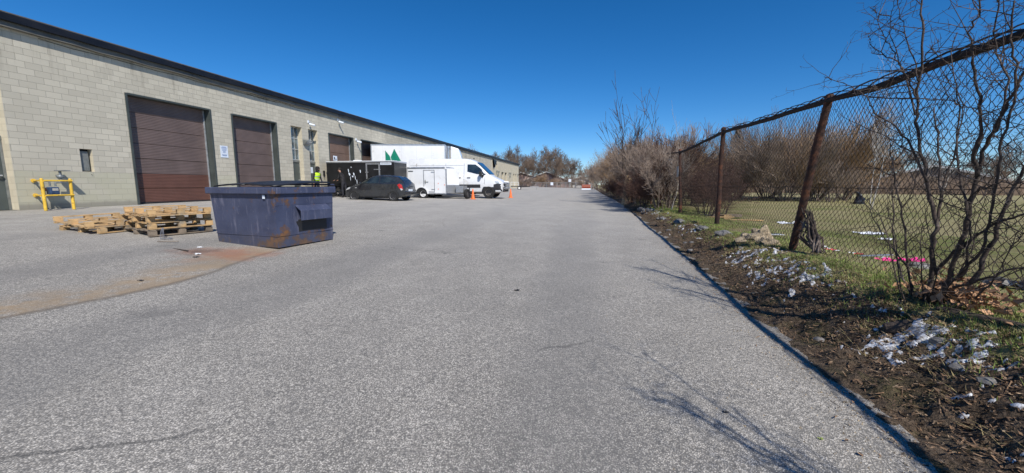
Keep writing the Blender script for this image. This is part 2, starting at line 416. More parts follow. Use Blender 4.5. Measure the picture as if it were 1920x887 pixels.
for i in range(52000):
    y=1.6+20*random.random()**1.6; x=random.gauss(3.22,.30)+ (0 if random.random()<.75 else rnd(.2,2.4))
    if x<2.5 or x>6: continue
    p=Vector((x,y,0))
    if mn.noise(p*1.3)+.35*mn.noise(p*4)<-.22: continue
    z=terr(x,y)-.004; h=rnd(.025,.065); a=rnd(0,6.3); w=.0028+.001*(y/6); l=rnd(0,.05)
    ca,sa=math.cos(a),math.sin(a)
    mb.add([(x-w*ca,y-w*sa,z),(x+w*ca,y+w*sa,z),(x+l*sa,y-l*ca,z+h)],[(0,1,2)])
tag(mb.build('verge_grass',M['grass'],fixn=False),'short green grass growing along the fence foot','grass',kind='stuff')
mb=MB()
for i in range(22000):
    y=1.0+16*random.random()**1.9; x=random.gauss(2.95,.38)
    if x<2.3: continue
    p=Vector((x,y,9))
    if mn.noise(p*2)<-.05: continue
    z=terr(x,y)-.004; h=rnd(.02,.06); a=rnd(0,6.3); w=.003; l=rnd(.05,.13)
    ca,sa=math.cos(a),math.sin(a)
    mb.add([(x-w*ca,y-w*sa,z),(x+w*ca,y+w*sa,z),(x+l*sa,y-l*ca,z+h)],[(0,1,2)])
tag(mb.build('dry_grass',M['dry_grass'],fixn=False),'flattened straw coloured grass on the verge bank','dry grass',kind='stuff')
# grit strewn near the lot's right edge
mb=MB()
for i in range(4200):
    y=1.4+20*random.random()**1.7; x=edge(y)-abs(random.gauss(0,.22))*(3 if random.random()<.2 else 1); s=rnd(.002,.009)*(1.6 if random.random()<.08 else 1)
    c=(x,y,gz(x,y)+s*.3-.02*sst(edge(y)-.25,edge(y),x)); a=rnd(0,6)
    vs=[(c[0]+s*math.cos(a+k*2.1)*rnd(.7,1.3),c[1]+s*math.sin(a+k*2.1)*rnd(.7,1.3),c[2]-s*.5) for k in range(3)]+[(c[0],c[1],c[2]+s*.7)]
    mb.add(vs,[(0,1,3),(1,2,3),(2,0,3)])
tag(mb.build('grit',M['rock'],fixn=False),'loose grit and pebbles along the asphalt edge','grit',kind='stuff')
# ------------------------------------------------------------------ building
def block_mat(name, base, tint=(1,1,1), plain=False):
    t=NT(name); x,y,z=t.xyz(t.pos)
    v=t.comb(t.math('ADD',x,y),t.math('SUBTRACT',z,.79),0.)
    b=t.n.new('ShaderNodeTexBrick'); t.put(b.inputs['Vector'],v)
    b.inputs['Scale'].default_value=1; b.inputs['Brick Width'].default_value=.4; b.inputs['Row Height'].default_value=.1975
    b.inputs['Mortar Size'].default_value=.0065; b.inputs['Mortar Smooth'].default_value=.3; b.offset=.5
    b.inputs['Color1'].default_value=(*[c*.88 for c in base],1); b.inputs['Color2'].default_value=(*[c*1.07 for c in base],1)
    b.inputs['Mortar'].default_value=(*[c*(.62 if not plain else .85) for c in base],1)
    c=b.outputs['Color']; P=t.pos
    n=t.noise(P,.5,5,.65); n2=t.noise(P,3,5,.7)
    c=t.mix(t.step(n,.35,.7,0,.4),c,tuple(k*.82 for k in base))
    c=t.mix(t.step(n2,.6,.8,0,.35),c,(base[0]*.7,base[1]*.68,base[2]*.6))
    zz=t.math('ADD',z,t.math('MULTIPLY',t.math('SUBTRACT',n2,.5),.12))
    low=t.math('MULTIPLY',t.step(zz,1.98,1.92,1.,1.),t.math('SUBTRACT',1.,t.step(zz,1.96,2.0)))
    if not plain:
        c=t.mix(t.math('MULTIPLY',low,.25),c,(.42,.41,.33))
        c=t.mix(t.math('MULTIPLY',low,t.step(n,.45,.62,0,.4)),c,(.48,.47,.32))
        c=t.mix(t.math('SUBTRACT',.75,t.step(zz,.86,1.02,0,.75)),c,(.24,.225,.19))
        # soot streaks running down from the eaves
        vs=t.comb(t.math('MULTIPLY',t.math('ADD',x,y),1.),t.math('MULTIPLY',z,.12),0.)
        sn=t.noise(vs,1.6,5,.75)
        c=t.mix(t.math('MULTIPLY',t.step(sn,.5,.75),t.step(z,4.3,6.2,0,.75)),c,(.16,.14,.11))
    h=t.math('SUBTRACT',t.math('MULTIPLY',t.noise(P,45,4),.25),b.outputs['Fac'])
    return t.out(c,.85,0,t.bump(h,.6,.012),Specular_IOR_Level=.2)
M['block']=block_mat('painted_concrete_block',(.55,.51,.415))
M['block_pale']=block_mat('cream_painted_block',(.60,.54,.41),plain=True)
def ribbed(name,c1,c2=None,zs=1.95):
    t=NT(name); x,y,z=t.xyz(t.pos); P=t.pos
    w=t.math('SINE',t.math('MULTIPLY',z,2*math.pi/.062))
    n=t.noise(P,1.3,4); c=t.mix(t.step(n,.3,.7),tuple(k*.88 for k in c1),tuple(k*1.12 for k in c1))
    c=t.mix(t.step(w,-.9,-.2,.28,0),c,(.012,.008,.007))
    c=t.mix(t.step(t.noise(t.comb(0.,t.math('MULTIPLY',y,3),z),2,5,.7),.55,.8,0,.3),c,(.2,.16,.14))
    return t.out(c,.5,0,t.bump(w,.5,.008))
M['door_brown']=ribbed('brown_sectional_door',(.15,.108,.097))
M['door_brown_low']=ribbed('red_brown_door_panels',(.135,.06,.042))
M['door_tan']=ribbed('faded_brown_sectional_door',(.185,.115,.082))

def wall_mesh(y0,y1,z0,z1,X,ops,depth):
    ys=sorted({y0,y1,*[o[0] for o in ops],*[o[1] for o in ops]}); zs=sorted({z0,z1,*[o[2] for o in ops],*[o[3] for o in ops]})
    mb=MB()
    for a,b in zip(ys,ys[1:]):
        for c,d in zip(zs,zs[1:]):
            my,mz=(a+b)/2,(c+d)/2
            if any(o[0]<my<o[1] and o[2]<mz<o[3] for o in ops): continue
            mb.quad((X,a,c),(X,b,c),(X,b,d),(X,a,d))
    return mb
def part(mb,name,mat,par,**k): return mb.build(name,M[mat],par,world=True,**k)

bl=thing('warehouse_building','long beige concrete block warehouse with brown garage doors along the lot','building',(WX,30,WZ))
gds=[(12.6,16.1),(17.18,20.1),(24.66,27.6),(28.58,32.6)]
pds=[(6.75,7.65),(8.35,9.27),(21.2,22.12),(22.7,23.57)]
ops=[(a,b,WZ-.02,5.0) for a,b in gds+pds+[(1.2,4.7)]]+[(10.98,11.34,2.0,2.78)]
mb=wall_mesh(-14,71.2,WZ-.15,6.3,WX,ops,.3)
# side and back of the block
mb.quad((WX,71.2,WZ-.15),(WX-30,71.2,WZ-.15),(WX-30,71.2,6.3),(WX,71.2,6.3)); mb.quad((WX,-14,WZ-.15),(WX-30,-14,WZ-.15),(WX-30,-14,6.3),(WX,-14,6.3))
part(mb,'wall','block',bl,fixn=False)
# pale reveals of the narrow bays and the meter niche
for a,b in pds:
    mb=MB(); d=.32
    mb.quad((WX,b,WZ-.02),(WX-d,b,WZ-.02),(WX-d,b,5.0),(WX,b,5.0)); mb.quad((WX,a,WZ-.02),(WX,a,5.0),(WX-d,a,5.0),(WX-d,a,WZ-.02)); mb.quad((WX,a,5),(WX,b,5),(WX-d,b,5),(WX-d,a,5))
    part(mb,'reveal','block_pale',bl,fixn=False)
    dr=part(MB().box(WX-.36,WX-.31,a+.004,b-.004,WZ-.02,2.9),'door','door_grey',bl,bevel=.006)
    part(MB().box(WX-.31,WX-.285,a+.004,a+.06,WZ-.02,2.92).box(WX-.31,WX-.285,b-.06,b-.004,WZ-.02,2.92).box(WX-.33,WX-.27,a+.004,b-.004,2.90,3.02),'door_frame','lamp_bronze',bl)
    L=bl.location
    MB().tube([(WX-.315-L.x,b-.14-L.y,1.82-L.z),(WX-.235-L.x,b-.14-L.y,1.82-L.z),(WX-.235-L.x,b-.26-L.y,1.82-L.z)],.024,10).build('handle',M['track'],dr,smooth=True)
    wn=part(MB().box(WX-.34,WX-.33,a+.01,b-.01,3.02,4.99),'window','win_glass',bl)
    fr=MB(); w=b-a
    for yy in (a+.02,a+w*.36,a+w*.66,b-.02): fr.box(WX-.329,WX-.30,yy-.017,yy+.017,3.02,4.99)
    for zz in (3.05,3.68,4.33,4.97): fr.box(WX-.328,WX-.298,a+.004,b-.004,zz-.022,zz+.022)
    f=part(fr,'window_frame','track',bl)
mb=MB(); a,b=10.98,11.34
mb.quad((WX,b,2.0),(WX-.2,b,2.0),(WX-.2,b,2.78),(WX,b,2.78)); mb.quad((WX,a,2.0),(WX-.2,a,2.0),(WX-.2,a,2.78),(WX,a,2.78)); mb.quad((WX,a,2),(WX,b,2),(WX-.2,b,2),(WX-.2,a,2)); mb.quad((WX,a,2.78),(WX,b,2.78),(WX-.2,b,2.78),(WX-.2,a,2.78))
part(mb,'reveal','block_pale',bl,fixn=False)
part(MB().box(WX-.21,WX-.2,a,b,2.0,2.78),'niche_back','fascia_black',bl)
part(MB().box(WX-.2,WX-.09,a+.03,b-.07,2.03,2.70).cyl((WX-.14,a+.2,2.03),(WX-.12,a+.23,1.93),.015,8).cyl((WX-.12,a+.23,1.93),(WX+.03,a+.25,1.9),.012,8),'electric_box','lamp_bronze',bl,bevel=.008)
# garage doors
def garage(a,b,main,low,recess=.3,number=False):
    xr=WX-recess
    fm=MB().box(xr-.06,WX+.03,a-.012,a+.07,WZ-.02,5.0).box(xr-.06,WX+.03,b-.07,b+.012,WZ-.02,5.0).box(xr-.06,WX+.03,a+.07,b-.07,4.94,5.012)
    part(fm,'garage_frame','frame_green',bl,bevel=.008)
    H=(4.94-WZ)/7
    d=MB(); dl=MB()
    for k in range(7):
        t_=dl if (k<2 and low!=main) else d
        z0=WZ+.01+k*H; t_.box(xr-.05,xr,a+.07,b-.07,z0+.008,z0+H-.006)
    g=part(d,'garage_door',main,bl,bevel=.012)
    if low!=main:
        o=part(dl,'garage_door_lower_panels',low,bl,bevel=.012)
    part(MB().box(xr-.07,xr-.055,a+.05,b-.05,WZ,4.95),'door_backing','fascia_black',bl)
    for ya,yb in ((b-.15,b-.105),(a+.075,a+.115)): part(MB().box(xr+.004,xr+.05,ya,yb,WZ,4.94),'door_track','track',bl)
    part(MB().box(xr+.002,xr+.02,a+.12,b-.16,WZ,WZ+.05),'door_seal','black_plastic',bl)
garage(1.2,4.7,'door_brown','door_brown')
garage(12.6,16.1,'door_brown','door_brown_low'); garage(17.18,20.1,'door_brown','door_brown')
garage(24.66,27.6,'door_tan','door_tan'); garage(28.58,32.6,'door_brown','door_brown',.62)
part(MB().box(WX-.298,WX-.292,25.5,25.95,3.22,3.55),'door_number_plate','sign_white',bl)
part(MB().box(WX-.2915,WX-.290,25.58,25.70,3.29,3.47).box(WX-.2915,WX-.290,25.74,25.86,3.29,3.36),'door_number','ink_black',bl)
part(MB().box(WX-.308,WX-.303,22.98,23.32,2.28,2.66),'door_notice','sign_white',bl)
# eaves: slightly wavy metal flashing over a grey soffit board
f1=MB(); f2=MB(); yy=axis([(-14,20,.8),(20,70,2),(70,71.4,1.4)])
random.seed(3); wv=[rnd(-.012,.012) for _ in yy]
for i in range(len(yy)-1):
    for mbx,xo,za,zb in ((f1,.24,6.37,6.60),(f2,.15,6.19,6.38)):
        a,b=yy[i],yy[i+1]; wa,wb=wv[i],wv[i+1]
        if mbx is f2: wa,wb=wv[i]*2.2,wv[i+1]*2.2
        mbx.add([(WX+xo+wa,a,za+wa),(WX+xo+wb,b,za+wb),(WX+xo-.02,b,zb),(WX+xo-.02,a,zb),(WX-.05,a,za+wa),(WX-.05,b,za+wb),(WX-.05,a,zb+.01),(WX-.05,b,zb+.01)],[(0,1,2,3),(0,4,5,1),(3,2,7,6)])
part(f1,'eaves_flashing','fascia_black',bl,fixn=False); part(f2,'soffit_board','fascia_grey',bl,fixn=False)
part(MB().box(WX-30,WX+.2,-14,71.2,6.59,6.64),'roof','roofing',bl)
for y,zz in ((40.2,1.6),(43.6,1.7),(46.2,1.8),(55.5,1.9),(63,1.9)):
    part(MB().tube([(WX+.04,y,zz),(WX+.04,y,6.18)],.022,6),'conduit','lamp_bronze',bl)
part(MB().tube([(WX+.02,10.3+i*.9,6.15-.05*math.sin(i*1.3)**2) for i in range(12)],.008,4),'eaves_cable','black_plastic',bl)
part(MB().tube([(WX+.02,18.2+i*.6,6.16-.07*math.sin(i*.8)**2) for i in range(9)],.008,4),'eaves_cable','black_plastic',bl)
# far wing of the building
b2=thing('warehouse_wing','smooth cream far end of the warehouse with tall narrow dark openings','building',(WX,85,WZ))
tall=[(79.25,81.3),(82.5,84.6),(92.0,93.5),(94.7,96.2)]
ops=[(a,b,WZ,4.03) for a,b in tall]+[(74.5,75.4,4.55,5.5)]
mb=wall_mesh(71.25,99.25,WZ-.15,6.3,WX+.05,ops,.3); mb.quad((WX+.05,99.25,WZ-.15),(WX-30,99.25,WZ-.15),(WX-30,99.25,6.3),(WX+.05,99.25,6.3)); mb.quad((WX+.05,71.25,WZ-.15),(WX-.5,71.25,WZ-.15),(WX-.5,71.25,6.3),(WX+.05,71.25,6.3))
for a,b,c,d in ops: mb.quad((WX+.05,b,c),(WX-.3,b,c),(WX-.3,b,d),(WX+.05,b,d))
part(mb,'wall','block_pale',b2,fixn=False)
for a,b,c,d in ops:
    part(MB().box(WX-.34,WX-.3,a,b,c,d),'window','dark_glass',b2)
part(MB().box(WX-30,WX+.28,71.42,99.4,6.34,6.60),'eaves_flashing','fascia_black',b2); part(MB().box(WX-.1,WX+.16,71.3,99.3,6.2,6.338),'soffit_board','fascia_grey',b2)
part(MB().add([(WX+.06,71.35,6.1),(WX+.06,74.0,5.85),(WX+.06,72.5,4.7),(WX+.06,71.9,4.1),(WX+.3,71.35,6.1),(WX+.3,74.0,5.85),(WX+.3,72.5,4.7)],[(0,1,2,3),(4,5,6),(0,4,5,1),(1,5,6,2)]),'joint_shadow_wedge','fascia_black',b2)  # black wedge added in the shape of the shadow at the wing joint
for k,(y,z) in enumerate(((74.6,4.0),(76.2,4.0),(75.4,3.3),(86.6,4.0),(88.2,4.0),(87.4,3.3),(77.6,2.4),(97.6,3.9))):
    part(MB().box(WX+.055,WX+.3,y-.14,y+.14,z-.22,z+.16),'wall_lamp','lamp_bronze',b2)

# things fixed to the wall
s=thing('wall_notice','white notice sheet with blue text between the two nearest garage doors','sign',(WX+.01,16.62,2.84))
MB().box(0,.008,-.205,.205,0,.56).build('sheet',M['sign_white'],s)
mb=MB()
for z,w in ((.50,.11),(.455,.15),(.40,.13),(.345,.12),(.29,.07),(.235,.07),(.13,.14),(.09,.12)): mb.box(.0085,.0105,-w,w,z-.012,z+.010)
mb.build('printed_lines',M['ink'],s)
def walllamp(y,z,label):
    s=thing('wall_light',label,'wall light',(WX,y,z))
    MB().prism([(0,-.16),(.12,-.16),(.30,.02),(.30,.08),(0,.16)],'y',-.26,.26).build('housing',M['lamp_bronze'],s,bevel=.01)
    MB().add([(.125,-.22,-.157),(.125,.22,-.157),(.302,.22,.015),(.302,-.22,.015)],[(0,1,2,3)]).build('lens',M['clear_lens'],s)
walllamp(22.41,4.15,'wide grey wall light on the pier between the two narrow window bays')
def camera_(y,z,label):
    s=thing('security_camera',label,'security camera',(WX,y,z),group='security cameras on the warehouse wall')
    MB().box(0,.04,-.07,.07,-.07,.09).build('base',M['sign_white'],s,bevel=.01)
    MB().tube([(.03,0,0),(.16,0,-.03),(.2,0.02,-.12)],.025,8).build('bracket',M['alu'],s,smooth=True)
    MB().cyl((.10,-.02,-.13),(.40,.08,-.21),.06,14).build('body',M['sign_white'],s,smooth=True)
camera_(22.75,5.42,'white security camera above the second narrow window bay')
camera_(25.8,6.02,'white security camera just below the eaves above a garage door')
camera_(27.95,4.9,'small white security camera beside the top corner of the faded brown garage door')
s=thing('intercom_box','small black box fixed beside the right hand grey door','intercom',(WX,23.95,2.3))
MB().box(0,.07,-.07,.07,-.16,.16).build('casing',M['black_plastic'],s,bevel=.01); MB().cyl((.03,0,-.16),(.03,.02,-.4),.012,6).build('cable',M['black_plastic'],s)

# gas meter and its guard
g=thing('gas_meter','blue and grey gas meter with pipes on the warehouse wall behind the yellow guard','gas meter',(WX,9.95,WZ))
MB().box(.13,.33,-.08,.16,.44,.68).build('meter_case',M['meter_blue'],g,bevel=.03)
MB().box(.331,.336,-.03,.12,.56,.64).build('dial',M['clear_lens'],g)
MB().tube([(.2,-.16,.15),(.2,-.16,.86),(.2,.0,.86),(.2,.0,.7)],.028,8).tube([(.2,.14,.7),(.2,.14,.82),(.2,.3,.82),(.2,.3,1.05),(.02,.3,1.05)],.028,8).cyl((.2,-.16,0.02),(.2,-.16,.2),.035,10).build('pipe',M['meter_grey'],g,smooth=True)
MB().revolve([(.0,-.04),(.07,-.04),(.09,-.01),(.09,.01),(.07,.04),(0,.04)],(.2,.3,1.02),'z',18).cyl((.2,.3,1.06),(.2,.3,1.2),.035,10).box(.08,.46,.22,.42,1.2,1.225).build('regulator',M['meter_grey'],g,smooth=True)
MB().cyl((.2,-.16,.55),(.2,-.16,.66),.05,10).cyl((.14,-.16,.6),(.26,-.16,.6),.04,10).build('valve',M['rust_post'],g,smooth=True)
g=thing('pipe_guard','yellow tubular steel guard rail in front of the gas meter','guard rail',(-16.62,9.85,WZ))
for y in (-.36,.34): MB().cyl((0,y,-.05),(0,y,.93),.041,16).revolve([(.041,.93),(.03,.95),(0,.956)],(0,y,0),'z',16).build('post',M['yellow'],g,smooth=True)
for z in (.88,.42): MB().tube([(-.62,-.19,z),(-.06,-.40,z),(.045,-.34,z),(.052,.36,z)],.025,12).cyl((-.675,-.17,z),(-.64,-.182,z),.06,14).build('rail',M['yellow'],g,smooth=True)

# ------------------------------------------------------------------ dumpster
def rusty_blue():
    t=NT('rusty_blue_dumpster_paint'); o=t.obj; x,y,z=t.xyz(o)
    c=t.mix(t.step(t.noise(o,2,4),.3,.7),(.046,.056,.104),(.066,.078,.135))
    vs=t.comb(t.math('MULTIPLY',x,7.),t.math('MULTIPLY',y,7.),t.math('MULTIPLY',z,.9))
    c=t.mix(t.step(t.noise(vs,1.3,5,.75),.52,.72,0,.55),c,(.20,.20,.27))
    c=t.mix(t.step(t.noise(o,9,5,.8),.60,.72,0,.45),c,(.22,.22,.27))
    side=t.step(x,.66,.69)         # pocket side is the rusty one
    low=t.step(z,.55,.05,0,1)
    lo=t.step(t.math('MULTIPLY',z,-1.),-.42,-.03)
    r=t.noise(o,2.6,6,.7)
    k=t.math('ADD',t.math('ADD',r,t.math('MULTIPLY',lo,.10)),t.math('MULTIPLY',side,.055))
    c=t.mix(t.step(k,.60,.67,0,.8),c,(.12,.065,.038))
    c=t.mix(t.step(k,.67,.73,0,.9),c,(.22,.10,.035))
    c=t.mix(t.math('MULTIPLY',t.step(t.noise(vs,.8,4,.7),.62,.75),t.step(r,.5,.6,0,.6)),c,(.16,.07,.05))
    c=t.mix(t.math('MULTIPLY',lo,t.step(r,.4,.6,.15,.6)),c,(.10,.085,.075))
    bm=t.bump(t.math('ADD',t.noise(o,2.2,3),t.math('MULTIPLY',t.noise(o,40,3),.06)),.35,.08)
    return t.out(c,.5,0,bm,Specular_IOR_Level=.4)
M['dump']=rusty_blue()
# local frame: +x runs along the long near face to the right corner, y goes back; near right corner at (.85,0)
ang=math.atan2(-.28,1.68)
dm=thing('dumpster','blue steel rubbish dumpster with rust patches and black lid','dumpster',(-6.79,6.88,.285),ang)
bx0,bx1,by1=-.85,.85,1.39; tx0,tx1,ty0,ty1=-.93,.88,-.05,1.43; HT=1.19
def taper(z): # corners at height z
    f=z/HT; return (bx0+(tx0-bx0)*f, bx1+(tx1-bx1)*f, 0+(ty0)*f, by1+(ty1-by1)*f)
mb=MB(); lev=[0.03,.28,.6,.9,HT]; nseg=10
import itertools
rings=[]
for z in lev:
    a,b,c,d=taper(z); pts=[]
    for i in range(nseg): pts.append((a+(b-a)*i/nseg,c))
    for i in range(nseg): pts.append((b,c+(d-c)*i/nseg))
    for i in range(nseg): pts.append((b-(b-a)*i/nseg,d))
    for i in range(nseg): pts.append((a,d-(d-c)*i/nseg))
    q=[]
    for k,(px,py) in enumerate(pts):
        j=0 if k%nseg==0 or z in (lev[0],lev[-1]) else .011*mn.noise(Vector((px*2,py*2,z*3)))
        q.append((px+j*(1 if px>0 else -1)*(1 if py not in (c,) else 0),py+j,z))
    rings.append(q)
N4=4*nseg
for q in rings: mb.v+=q
for r in range(len(lev)-1):
    for k in range(N4): mb.f.append((r*N4+k,r*N4+(k+1)%N4,(r+1)*N4+(k+1)%N4,(r+1)*N4+k))
mb.f.append(tuple(range(N4)))
mb.build('body',M['dump'],dm,smooth=True,angle=25)
# horizontal weld rib low on the body
a,b,c,d=taper(.26); rb=MB()
for q in ((a-.008,b+.008,c-.01,c),(b,b+.01,c-.01,d)): rb.box(q[0],q[1],q[2],q[3],.25,.268)
a,b,c,d=taper(.86); rb.box(b,b+.008,c,d,.855,.867)
rb.build('seam_rib',M['dump'],dm)
a,b,c,d=tx0,tx1,ty0,ty1
rim=MB().box(a-.05,b+.05,c-.06,c+.02,HT-.11,HT+.02).box(b-.02,b+.055,c+.02,d-.01,HT-.11,HT+.02).box(a-.055,a+.02,c+.02,d-.01,HT-.11,HT+.02).box(a-.05,b+.05,d-.01,d+.05,HT-.11,HT+.03)
rim.build('rim',M['dump'],dm,bevel=.015)
lid=MB()
nx,ny=24,10
for j in range(ny+1):
    for i in range(nx+1):
        u,v=i/nx,j/ny; x=a+.06+(b-a-.10)*u; y=c+.05+(d-c-.05)*v
        ribz=.012*abs(math.sin(u*math.pi*6)); z=HT+.05+.075*math.sin(v*math.pi*.55)+.03*math.sin(u*math.pi)+ribz+.01*mn.noise(Vector((x*3,y*3,0)))
        lid.v.append((x,y,z))
for j in range(ny):
    for i in range(nx):
        if i==nx//2: continue
        k=j*(nx+1)+i; lid.f.append((k,k+1,k+nx+2,k+nx+1))
lo=lid.build('lid',M['black_plastic'],dm,smooth=True,fixn=False); md=lo.modifiers.new('s','SOLIDIFY'); md.thickness=.022
MB().tube([(a-.02,d+.03,HT+.07),(b+.02,d+.03,HT+.07)],.018,8).build('hinge_rod',M['dump'],dm)
# fork pocket on the right side
px=.86; pk=MB()
y0,y1,z0,z1=.42,1.22,.50,.86
pk.add([(px,y0,z1),(px,y1,z1),(px+.17,y1,z1-.12),(px+.17,y0,z1-.12),(px+.17,y1,z0+.04),(px+.17,y0,z0+.04),(px+.15,y0,z0+.04),(px+.15,y1,z0+.04),(px+.15,y0,z1-.13),(px+.15,y1,z1-.13),(px,y0,z1-.02),(px,y1,z1-.02)],
  [(0,1,2,3),(3,2,4,5),(5,4,7,6),(6,7,9,8),(8,9,11,10),(0,3,8,10),(3,5,6,8),(1,11,9,2),(2,9,7,4)])
pk.build('fork_pocket',M['dump'],dm,bevel=.004,fixn=False)
MB().box(px-.005,px+.006,y0+.06,y1,z0-.2,z0+.05).add([(px+.007,y0+.0,z0+.01),(px+.007,y0+.10,z0-.19),(px+.007,y0+.10,z0+.03)],[(0,1,2)]).build('pocket_black_patch',M['black_plastic'],dm)  # flat black patch with a slanted edge on the body below the pocket
MB().box(.60,.66,-.072,-.062,.99,1.06).build('sticker',M['sign_white'],dm)
MB().box(.3,.8,.0,.1,.02,.0).box(-.7,.75,.06,1.33,-.06,.03).build('skid_base',M['black_plastic'],dm)
for x,y in ((-.7,.12),(.2,.12),(.7,1.25),(-.7,1.25)): MB().cyl((x,y,-.0),(x+.07,y,-.0),.06,14).build('caster',M['rust_post'],dm)
tag(MB().tube([(-5.02,6.6,.236),(-5.0,6.4,.233)],.001,4).build('tmp',M['ink']),'x','x') if False else None

# ------------------------------------------------------------------ pallets
def pallet_parts(root,mat,seed,W=1.22,D=1.12,broken=False):
    random.seed(seed); m=M[mat]
    # bottom boards, stringer blocks, middle and top boards; local z 0..0.14
    for x in (-W/2+.05,0,W/2-.05):
        MB().cbox((x,0,.011),(.10,D,.02),(0,0,rnd(-.01,.01))).build('bottom_board',m,root)
        for y in (-D/2+.07,0,D/2-.07):
            if broken and x<0 and y<0: continue
            MB().cbox((x+rnd(-.006,.006),y,.066),(.10,.135,.088),(0,0,rnd(-.04,.04))).build('block',m,root,bevel=.004)
    for y in (-D/2+.07,0,D/2-.07): MB().cbox((0,y,.12),(W,.10,.018)).build('cross_board',m,root)
    for k in range(7):
        if random.random()<.12: continue
        x=-W/2+.05+k*(W-.1)/6
        MB().cbox((x,0,.139),(.10,D*rnd(.97,1),.018),(0,0,rnd(-.012,.012))).build('deck_board',m,root)
def pallet(loc,rz,label,mat='wood',seed=1,tilt=(0,0),group='wooden pallets beside the dumpster',flip=False,**k):
    r=thing('wooden_pallet',label,'pallet',loc,rot=(tilt[0]+(math.pi if flip else 0),tilt[1],rz),group=group)
    pallet_parts(r,mat,seed,**k); return r
a0=math.atan2(-.54,1.63)
cx,cy,cz=-9.70,7.62,.44
pallet((cx,cy,cz),a0+.03,'grey weathered pallet at the bottom of the four pallet stack','wood_old',1,W=1.45,D=1.2,broken=True)
pallet((cx+.06,cy+.02,cz+.152),a0-.02,'yellowish pallet second from the bottom of the four pallet stack','wood',2,W=1.4,D=1.2)
pallet((cx+.0,cy+.0,cz+.304),a0+.02,'yellowish pallet third from the bottom of the four pallet stack','wood',3,W=1.45,D=1.2)
pallet((cx+.12,cy-.03,cz+.592),a0-.05,'upturned pallet on top of the four pallet stack','wood',4,(.0,.012),W=1.5,D=1.15,flip=True)
cx,cy,cz=-11.0,7.35,.49
pallet((cx,cy,cz),a0+.25,'flat pallet on the asphalt under the tilted one left of the stack','wood',5,W=1.3,D=1.1)
pallet((cx-.12,cy-.02,cz+.31),a0+.10,'upturned tilted pallet lying on another left of the four pallet stack','wood',6,(.02,.05),W=1.5,D=1.15,flip=True)
st=MB()
for k in range(3): st.tube([(-9.02+.02*k,6.98,.62),(-8.95+.03*k,6.9,.56),(-8.86+.05*k,6.8,.46),(-8.78+.04*k,6.74,.425),(-8.66+.03*k,6.80,.42),(-8.64,6.88,.425),(-8.75,6.86+.02*k,.43)],.006,5)
tag(st.build('ratchet_strap',M['strap'],smooth=True),'grey strap hanging in a loop from the front of the pallet stack','strap')
mb=MB().cbox((-8.35,6.55,.41),(.40,.03,.012),(0,0,.25)); tag(mb.build('wood_scrap',M['wood_old']),'thin splinter of wood on the asphalt in front of the pallet stack','wood scrap')
mb=MB().cbox((-7.45,6.05,.345),(.55,.022,.014),(0,0,-.3)); tag(mb.build('wood_scrap',M['log']),'thin dark stick lying on the rust stain by the dumpster','wood scrap')
def scrap(name,mat,x,y,s,label,cat,seed,z=None,flat=.35):
    random.seed(seed); b=MB(); n=7
    zz=(gz(x,y) if x<2.1 else terr(x,y)) if z is None else z
    vs=[]
    for i in range(n):
        for j in range(n):
            a,b_=i/(n-1)-.5,j/(n-1)-.5
            vs.append((x+s*a*(1+rnd(-.15,.15)),y+s*b_*(.7+rnd(-.1,.1)),zz+.006+s*flat*abs(mn.noise(Vector((i*.7+seed,j*.7,seed))))))
    fs=[(i*n+j,(i+1)*n+j,(i+1)*n+j+1,i*n+j+1) for i in range(n-1) for j in range(n-1) if random.random()>.10]
    b.add(vs,fs); return tag(b.build(name,M[mat],fixn=False),label,cat)
scrap('paper_scrap','snow_trash',-7.35,6.35,.09,'scrap of white paper by the near left foot of the dumpster','litter',1)
scrap('paper_scrap','snow_trash',-6.85,5.85,.10,'white paper scrap on the orange rust stain','litter',2)
scrap('rubber_scrap','black_plastic',-6.65,5.65,.10,'black rubber scrap on the rust stain beside the white paper','litter',3)
scrap('rubber_scrap','black_plastic',-5.95,4.25,.07,'small black scrap on the tan run-off stain','litter',4)
scrap('rubber_scrap','black_plastic',-.95,5.35,.075,'lone dark scrap in the middle of the asphalt','litter',5)
scrap('rubber_scrap','black_plastic',.95,2.75,.035,'tiny dark clod on the asphalt near the verge','litter',6)
scrap('leaf_green','grass',1.42,2.55,.03,'small bright green leaf on the asphalt near the verge','leaf',8)
# ------------------------------------------------------------------ vehicles
def section(zl,wl,zb,wb,zt,wt):
    k=max(zt-zb,.001); r=min(.09,k*.5)
    return [(0,zl),(wl*.8,zl),(wl,zl+.07),(wb,zl+(zb-zl)*.45),(wb*1.0,zb-.06),(wb*.985,zb),(wb+(wt-wb)*.5,zb+k*.52),(wt+.03,zt-r*.8),(wt-.04,zt-r*.25),(wt-.16,zt),(0,zt+.02)]
def loft_body(st, name, mat, par, bevel=0, sub=0, angle=32):
    mb=MB(); n=None
    for (x,*a) in st:
        h=section(*a); ring=[(x,-y,z) for y,z in h]+[(x,y,z) for y,z in reversed(h[1:-1])]
        n=len(ring); mb.v+=ring
    for i in range(len(st)-1):
        for k in range(n): mb.f.append((i*n+k,i*n+(k+1)%n,(i+1)*n+(k+1)%n,(i+1)*n+k))
    mb.f.append(tuple(range(n))); mb.f.append(tuple((len(st)-1)*n+k for k in range(n)))
    o=mb.build(name,M[mat],par,smooth=True,angle=angle)
    if sub:
        s=o.modifiers.new('sub','SUBSURF'); s.levels=s.render_levels=sub
    return o
def lerp_st(st,x):
    s=sorted(st)
    for a,b in zip(s,s[1:]):
        if a[0]<=x<=b[0]:
            f=(x-a[0])/(b[0]-a[0]); return [a[i]+(b[i]-a[i])*f for i in range(7)]
    return s[0] if x<s[0][0] else s[-1]
